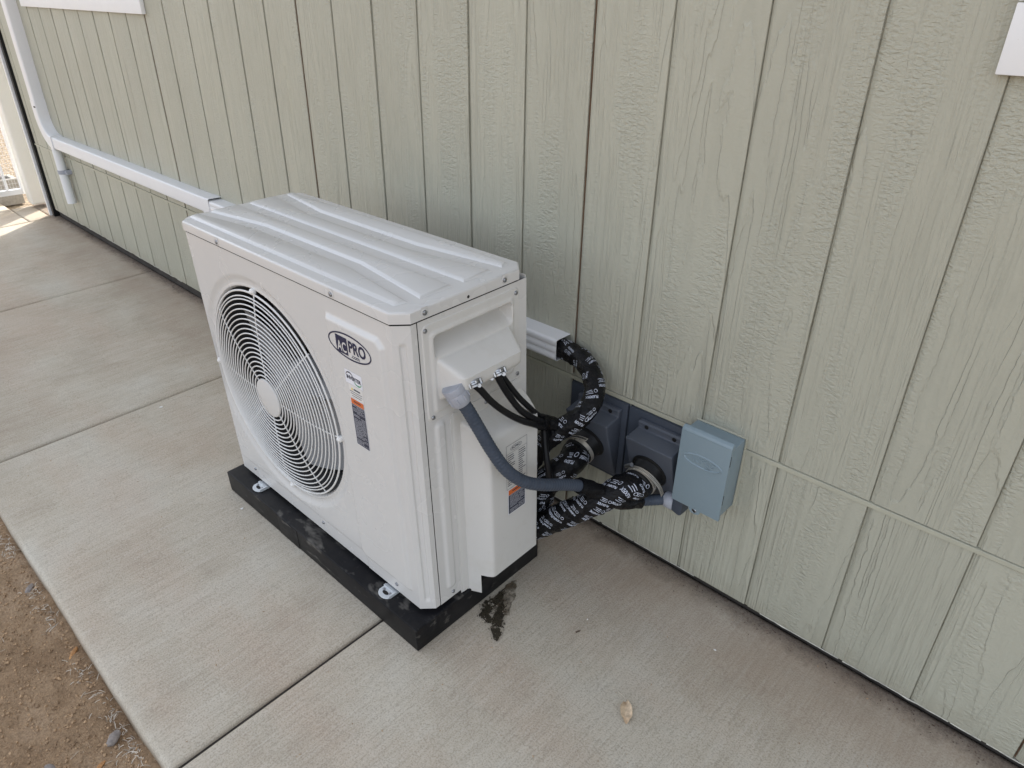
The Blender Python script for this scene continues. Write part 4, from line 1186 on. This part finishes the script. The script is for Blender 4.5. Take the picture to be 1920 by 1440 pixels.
P = []; ne = 64
for i in range(ne):
    a = 2 * math.pi * i / ne
    for off, yy in ((0.0028, -.0794), (0.0009, -.0817), (-0.0009, -.0817), (-0.0028, -.0794)): P.append((0.4655 + (0.0490 + off) * math.cos(a), yy, 0.4445 + (0.0155 + off) * math.sin(a)))
em.add(P, [(i * 4 + k, i * 4 + k + 1, ((i + 1) % ne) * 4 + k + 1, ((i + 1) % ne) * 4 + k) for i in range(ne) for k in range(3)])
emboss(em, shift(text_geo('AC', .0200, .0004), .4460, .4460), -.0794, -.0810)
emboss(em, shift(text_geo('PRO', .0200, .0004), .4800, .4460), -.0794, -.0810)
emboss(em, shift(text_geo('.com', .0085, .0002), .4800, .4352), -.0794, -.0808)
em.obj('embossed_badge', M['disc'], cvr, smooth=False)
hp_ = [(-.016, .006)] + [(.016 * math.cos(a), -.004 + .011 * math.sin(a)) for a in [math.pi + math.pi * k / 10 for k in range(11)]] + [(.016, .006)]
hz = obj('hasp', prism([(x + .4645, z + .3035) for x, z in hp_], 'y', -.0775, -.0745, .0008, 1), M['disc']); dput(hz)
m = MB(); m.lathe((.4645, -.0776, .2985), (0, -1, 0), [(.0062, 0), (.0045, .0012), (.0042, .0008)], 16); m.obj('hasp_eye', M['steel'], hz); m = MB(); m.lathe((.4645, -.0778, .2985), (0, -1, 0), [(.0042, 0), (0, .0001)], 14); m.obj('hasp_hole', M['dark'], hz)
m = MB(); m.box((.5308, -.0768, .463), (.5314, -.0745, .492)); m.box((.5308, -.0768, .352), (.5314, -.0745, .380)); m.obj('side_slot', M['dark'], cvr)
# caulk bead round the box
cb = MB(); cb.tube([(0.3965, -0.0015, 0.505), (0.47, -0.0015, 0.5055), (0.5285, -0.0015, 0.505), (0.5290, -0.0015, 0.40), (0.5285, -0.0015, 0.308)], 0.003, 6)
dput(cb.obj('caulk_bead', M['flash']))

# ------------------------------------------------------------------ loose things on the path and soil
def decal(name, poly, mat, dz, lab, cat):
    bm = bmesh.new(); vs_ = [bm.verts.new((x, y, slab_z(x, y) + dz)) for x, y in poly]; bm.faces.new(vs_)
    bmesh.ops.triangulate(bm, faces=bm.faces[:]); o = obj(name, bm, mat, None, smooth=False); tag(o, lab, cat); return o
st = [(.101, -.328), (.094, -.337), (.093, -.360), (.090, -.388), (.090, -.414), (.090, -.437), (.093, -.456), (.106, -.461), (.115, -.487), (.130, -.482), (.133, -.505), (.145, -.513), (.153, -.502), (.168, -.493), (.196, -.512), (.209, -.513), (.204, -.490), (.189, -.486), (.179, -.473), (.177, -.460), (.168, -.446), (.168, -.438), (.179, -.445), (.175, -.434), (.158, -.412), (.146, -.385), (.140, -.368), (.118, -.335)]
def ragged(poly, amp, seed):
    out = []; n = len(poly)
    for i in range(n):
        a = Vector(poly[i]); b = Vector(poly[(i + 1) % n])
        for k in range(5):
            p = a.lerp(b, k / 5); q = Vector((p.x * 90, p.y * 90, seed))
            out.append((p.x + amp * noise.noise(q), p.y + amp * noise.noise(q + Vector((7, 3, 1)))))
    return out
def grow(poly, k):
    cx = sum(p[0] for p in poly) / len(poly); cy = sum(p[1] for p in poly) / len(poly)
    return [(cx + (x - cx) * k, cy + (y - cy) * k) for x, y in poly]
damp_p = [(0.1007, -0.3283), (0.0944, -0.3372), (0.0933, -0.3599), (0.0959, -0.3882), (0.1015, -0.4145), (0.1003, -0.4268), (0.1170, -0.4391), (0.1380, -0.4469), (0.1473, -0.4651), (0.1600, -0.4692), (0.1650, -0.4566), (0.1604, -0.4342), (0.1752, -0.4338), (0.1578, -0.4122), (0.1458, -0.3845), (0.1397, -0.3675)]
d1p = [(0.0974, -0.3897), (0.1015, -0.4145), (0.0924, -0.4370), (0.0933, -0.4557), (0.1064, -0.4614), (0.1153, -0.4869), (0.1304, -0.4822), (0.1397, -0.4881), (0.1537, -0.4803), (0.1347, -0.4635), (0.1227, -0.4448), (0.1256, -0.4366), (0.1200, -0.4197), (0.1236, -0.4051), (0.1071, -0.3835)]
d2p = [(0.1302, -0.4323), (0.1403, -0.4448), (0.1440, -0.4629), (0.1586, -0.4809), (0.1633, -0.4921), (0.1962, -0.5123), (0.2091, -0.5126), (0.2044, -0.4896), (0.1893, -0.4859), (0.1786, -0.4728), (0.1774, -0.4595), (0.1677, -0.4461), (0.1545, -0.4370), (0.1436, -0.4144), (0.1293, -0.4110)]
dstain = decal('damp_stain', ragged(damp_p, .007, 2), M['damp'], 0.0016, 'brown damp patch on the concrete right beside the black pad', 'stain')
wst = decal('wet_stain', ragged(d1p, .006, 5), M['wet'], 0.0034, 'dark gritty wet stain, the prong nearer the pad corner', 'stain')
wst2 = decal('wet_stain', ragged(d2p, .006, 8), M['wet'], 0.0046, 'dark gritty wet stain, the longer prong farther from the pad', 'stain')
st = d1p + d2p
rnd = random.Random(11)
m = MB(); mc = MB()
for k in range(300):
    pp = rnd.choice((d1p, d2p)); a = rnd.choice(pp); b = rnd.choice(pp); t = rnd.random(); x = a[0] + (b[0] - a[0]) * t + rnd.gauss(0, .004); y = a[1] + (b[1] - a[1]) * t + rnd.gauss(0, .004)
    if x < .0905: continue
    s = rnd.uniform(.0008, .0032); z = slab_z(x, y) + .003
    tgt = mc if rnd.random() < .16 else m
    a = rnd.uniform(0, 3.14); L = s * rnd.uniform(1, 3.2)
    tgt.cyl((x, y, z), (math.cos(a), math.sin(a), rnd.uniform(-.1, .2)), s * .5, L, 5, s * .3)
o = m.obj('grit', M['wet'], wst); o['kind'] = 'stuff'
o = mc.obj('straw_bits', M['straw'], wst); o['kind'] = 'stuff'
# dry leaf with stem
lf = MB(); n = 9; P = []
for i in range(n + 1):
    t = i / n; wd_ = (0.0050 + 0.0085 * sstep(0, .45, t)) * (1 - 0.62 * sstep(.72, 1.0, t))
    for k in range(7):
        s = k / 6 * 2 - 1; P.append((0.052 * t - .026, s * wd_, 0.004 + .009 * abs(s) ** 1.6 + .004 * math.sin(5 * t + s) + .005 * math.sin(math.pi * t)))
lf.add(P, [(i * 7 + k, i * 7 + k + 1, (i + 1) * 7 + k + 1, (i + 1) * 7 + k) for i in range(n) for k in range(6)])
lv = lf.obj('dry_leaf', M['leaf']); lv.location = (0.560, -0.452, slab_z(.56, -.452)); lv.rotation_euler = (0.05, .02, math.radians(-52)); tag(lv, 'curled tan dry leaf with a thin stem on the concrete', 'leaf')
m = MB(); m.tube(catmull([(-.024, .002, .006), (-.038, -.004, .008), (-.055, -.018, .004), (-.064, -.026, .002)], .004), .0007, 5); m.obj('stem', M['straw'], lv)
# small loose chips and specks
def chip(x, y, s, mat, lab, cat, seed):
    r = random.Random(seed); k = r.randint(5, 7); poly = [(s * r.uniform(.6, 1.1) * math.cos(2 * math.pi * i / k), s * r.uniform(.4, .8) * math.sin(2 * math.pi * i / k)) for i in range(k)]
    bm = prism(poly, 'z', 0, s * .25, 0); o = obj('paint_chip' if cat == 'paint chip' else 'twig_scrap', bm, mat, None, smooth=False)
    o.location = (x, y, slab_z(x, y) + .0012); o.rotation_euler = (r.uniform(-.1, .1), r.uniform(-.1, .1), r.uniform(0, 6)); tag(o, lab, cat); return o
chip(-1.576, -0.601, .0075, M['chip'], 'small white paint chip on the slab just past the second joint', 'paint chip', 1)
chip(-0.744, -0.666 - .03, .006, M['chip'], 'white paint chip lying beside the left corner of the black pad', 'paint chip', 2)
chip(-2.62, -0.94, .007, M['chip'], 'white paint chip near the left edge of the picture below the far joint', 'paint chip', 3)
chip(0.33, -0.30, .0035, M['chip'], 'tiny white chip on the brown stained concrete by the wall', 'paint chip', 4)
chip(0.62, -0.16, .004, M['chip'], 'tiny white chip close to the right part of the wall base', 'paint chip', 6)
tw = chip(0.336, -0.348,   .009, M['grit'], 'small dark brown twig scrap on the open concrete', 'twig', 5); tw.scale = (1, .35, 1)
m = MB(); rnd = random.Random(21)
for k in range(420):
    x = rnd.uniform(-3.1, 1.4); y = rnd.uniform(-1.2, -.02)
    if -0.9 < x < .1 and -.68 < y < -.2: continue
    s = rnd.choice((.0009, .0012, .0016, .0022)); m.cyl((x, y, slab_z(x, y) + .0006), (rnd.uniform(-1, 1), rnd.uniform(-1, 1), .1), s * .6, s * rnd.uniform(1, 2.5), 5, s * .3)
o = m.obj('specks', M['pebble']); tag(o, 'scattered dark specks of grit over the concrete', kind='stuff')
# soil drift against the wall base
m = MB(); rnd = random.Random(31)
for k in range(5200):
    x = rnd.uniform(-4.7, 1.9); y = -abs(rnd.gauss(0, .020)) + .006; s = rnd.choice((.0004, .0006, .0008, .0012, .0018))
    m.cyl((x, y, slab_z(x, y) + s * .3), (rnd.uniform(-1, 1), rnd.uniform(-1, 1), rnd.uniform(-.3, .3)), s, s * 1.4, 5, s * .5)
o = m.obj('wall_grit', M['grit']); tag(o, 'line of dark grit collected along the foot of the wall', kind='stuff')
# pebbles, straw, bark and stones on the soil
m = MB(); rnd = random.Random(41)
for k in range(9000):
    x = rnd.uniform(-2.0, .3); y = EDGE_Y - .01 - abs(rnd.gauss(0, .22)) if rnd.random() < .7 else rnd.uniform(-2.2, EDGE_Y)
    s = rnd.choice((.0008, .0011, .0014, .0018, .0024, .0036)) * rnd.uniform(.8, 1.2)
    z = ground_z(x, y) + s * .3
    m.cyl((x, y, z), (rnd.uniform(-1, 1), rnd.uniform(-1, 1), rnd.uniform(-1, 1)), s, s * 1.3, 5, s * .55)
o = m.obj('soil_crumbs', M['pebble']); tag(o, 'loose crumbs and pebbles over the brown soil', kind='stuff')
m = MB(); rnd = random.Random(51)
cl = [rnd.uniform(-1.6, .1) for _ in range(5)] + [-1.15, -1.12, -.93, -.90, -.86, -.80, -.55, -.5, -.42, -.36, -.33, -.28, -.25, -.22, -.16]
for c0 in cl:
    for k in range(rnd.choice((5, 7, 11, 20))):
        x = c0 + rnd.gauss(0, .020); y = EDGE_Y - .012 - abs(rnd.gauss(0, .020)); z = ground_z(x, y) + rnd.uniform(0, .005)
        a = rnd.uniform(0, 6.28); L = rnd.uniform(.005, .022); w_ = rnd.uniform(.0004, .0009); bend = rnd.choice((-.5, -.2, .2, .4, 1.2))*rnd.uniform(.4,1); up = rnd.uniform(.0, .35)
        P = []; px, py, pz = x, y, z
        for i in range(5):
            P += [(px - w_ * math.sin(a), py + w_ * math.cos(a), pz), (px + w_ * math.sin(a), py - w_ * math.cos(a), pz + .0004)]
            px += L / 4 * math.cos(a); py += L / 4 * math.sin(a); pz += L / 4 * up; a += bend / 4; up -= .25
            py = min(py, EDGE_Y - .002)
        m.add(P, [(2 * i, 2 * i + 1, 2 * i + 3, 2 * i + 2) for i in range(4)])
for k in range(60):
    x = rnd.uniform(-1.6, .1); y = rnd.uniform(-1.75, EDGE_Y - .01); z = ground_z(x, y) + .004; a = rnd.uniform(0, 3.14); L = rnd.uniform(.008, .03)
    m.cyl((x, y, z), (math.cos(a), math.sin(a), rnd.uniform(-.05, .1)), .0006, L, 4, .0003)
o = m.obj('dry_grass', M['straw']); tag(o, 'tufts of bleached dry grass along the outer slab edge', kind='stuff')
def lump(name, x, y, sx, sy, sz, rot, mat, lab, cat, seed):
    bm = bmesh.new(); bmesh.ops.create_icosphere(bm, subdivisions=2, radius=1)
    for v in bm.verts:
        k = 1 + .28 * noise.noise(v.co * 1.3 + Vector((seed, 0, 0))); v.co = Vector((v.co.x * sx * k, v.co.y * sy * k, v.co.z * sz * k))
    o = obj(name, bm, mat, None); o.location = (x, y, ground_z(x, y) + sz * .55); o.rotation_euler = (.1, .1, rot); tag(o, lab, cat); return o
lump('bark_chip', -0.600, -1.252, .021, .007, .004, -.75, M['bark'], 'orange bark chip resting against the slab edge', 'bark chip', 1)
lump('bark_chip', -0.235, -1.315, .012, .006, .003, -1.2, M['bark'], 'small orange bark flake beside the grey stone', 'bark chip', 2)
lump('stone', -0.275, -1.272, .020, .013, .009, -.9, M['stone'], 'angular grey stone near the bottom of the slab edge', 'stone', 3)
lump('stone', -0.300, -1.395, .014, .008, .004, .4, M['stone'], 'flat pale stone half buried in the open soil', 'stone', 4)
lump('stone', -0.93, -1.262, .022, .010, .005, -.7, M['stone'], 'dark flat stone by the slab edge near the dry grass', 'stone', 5)
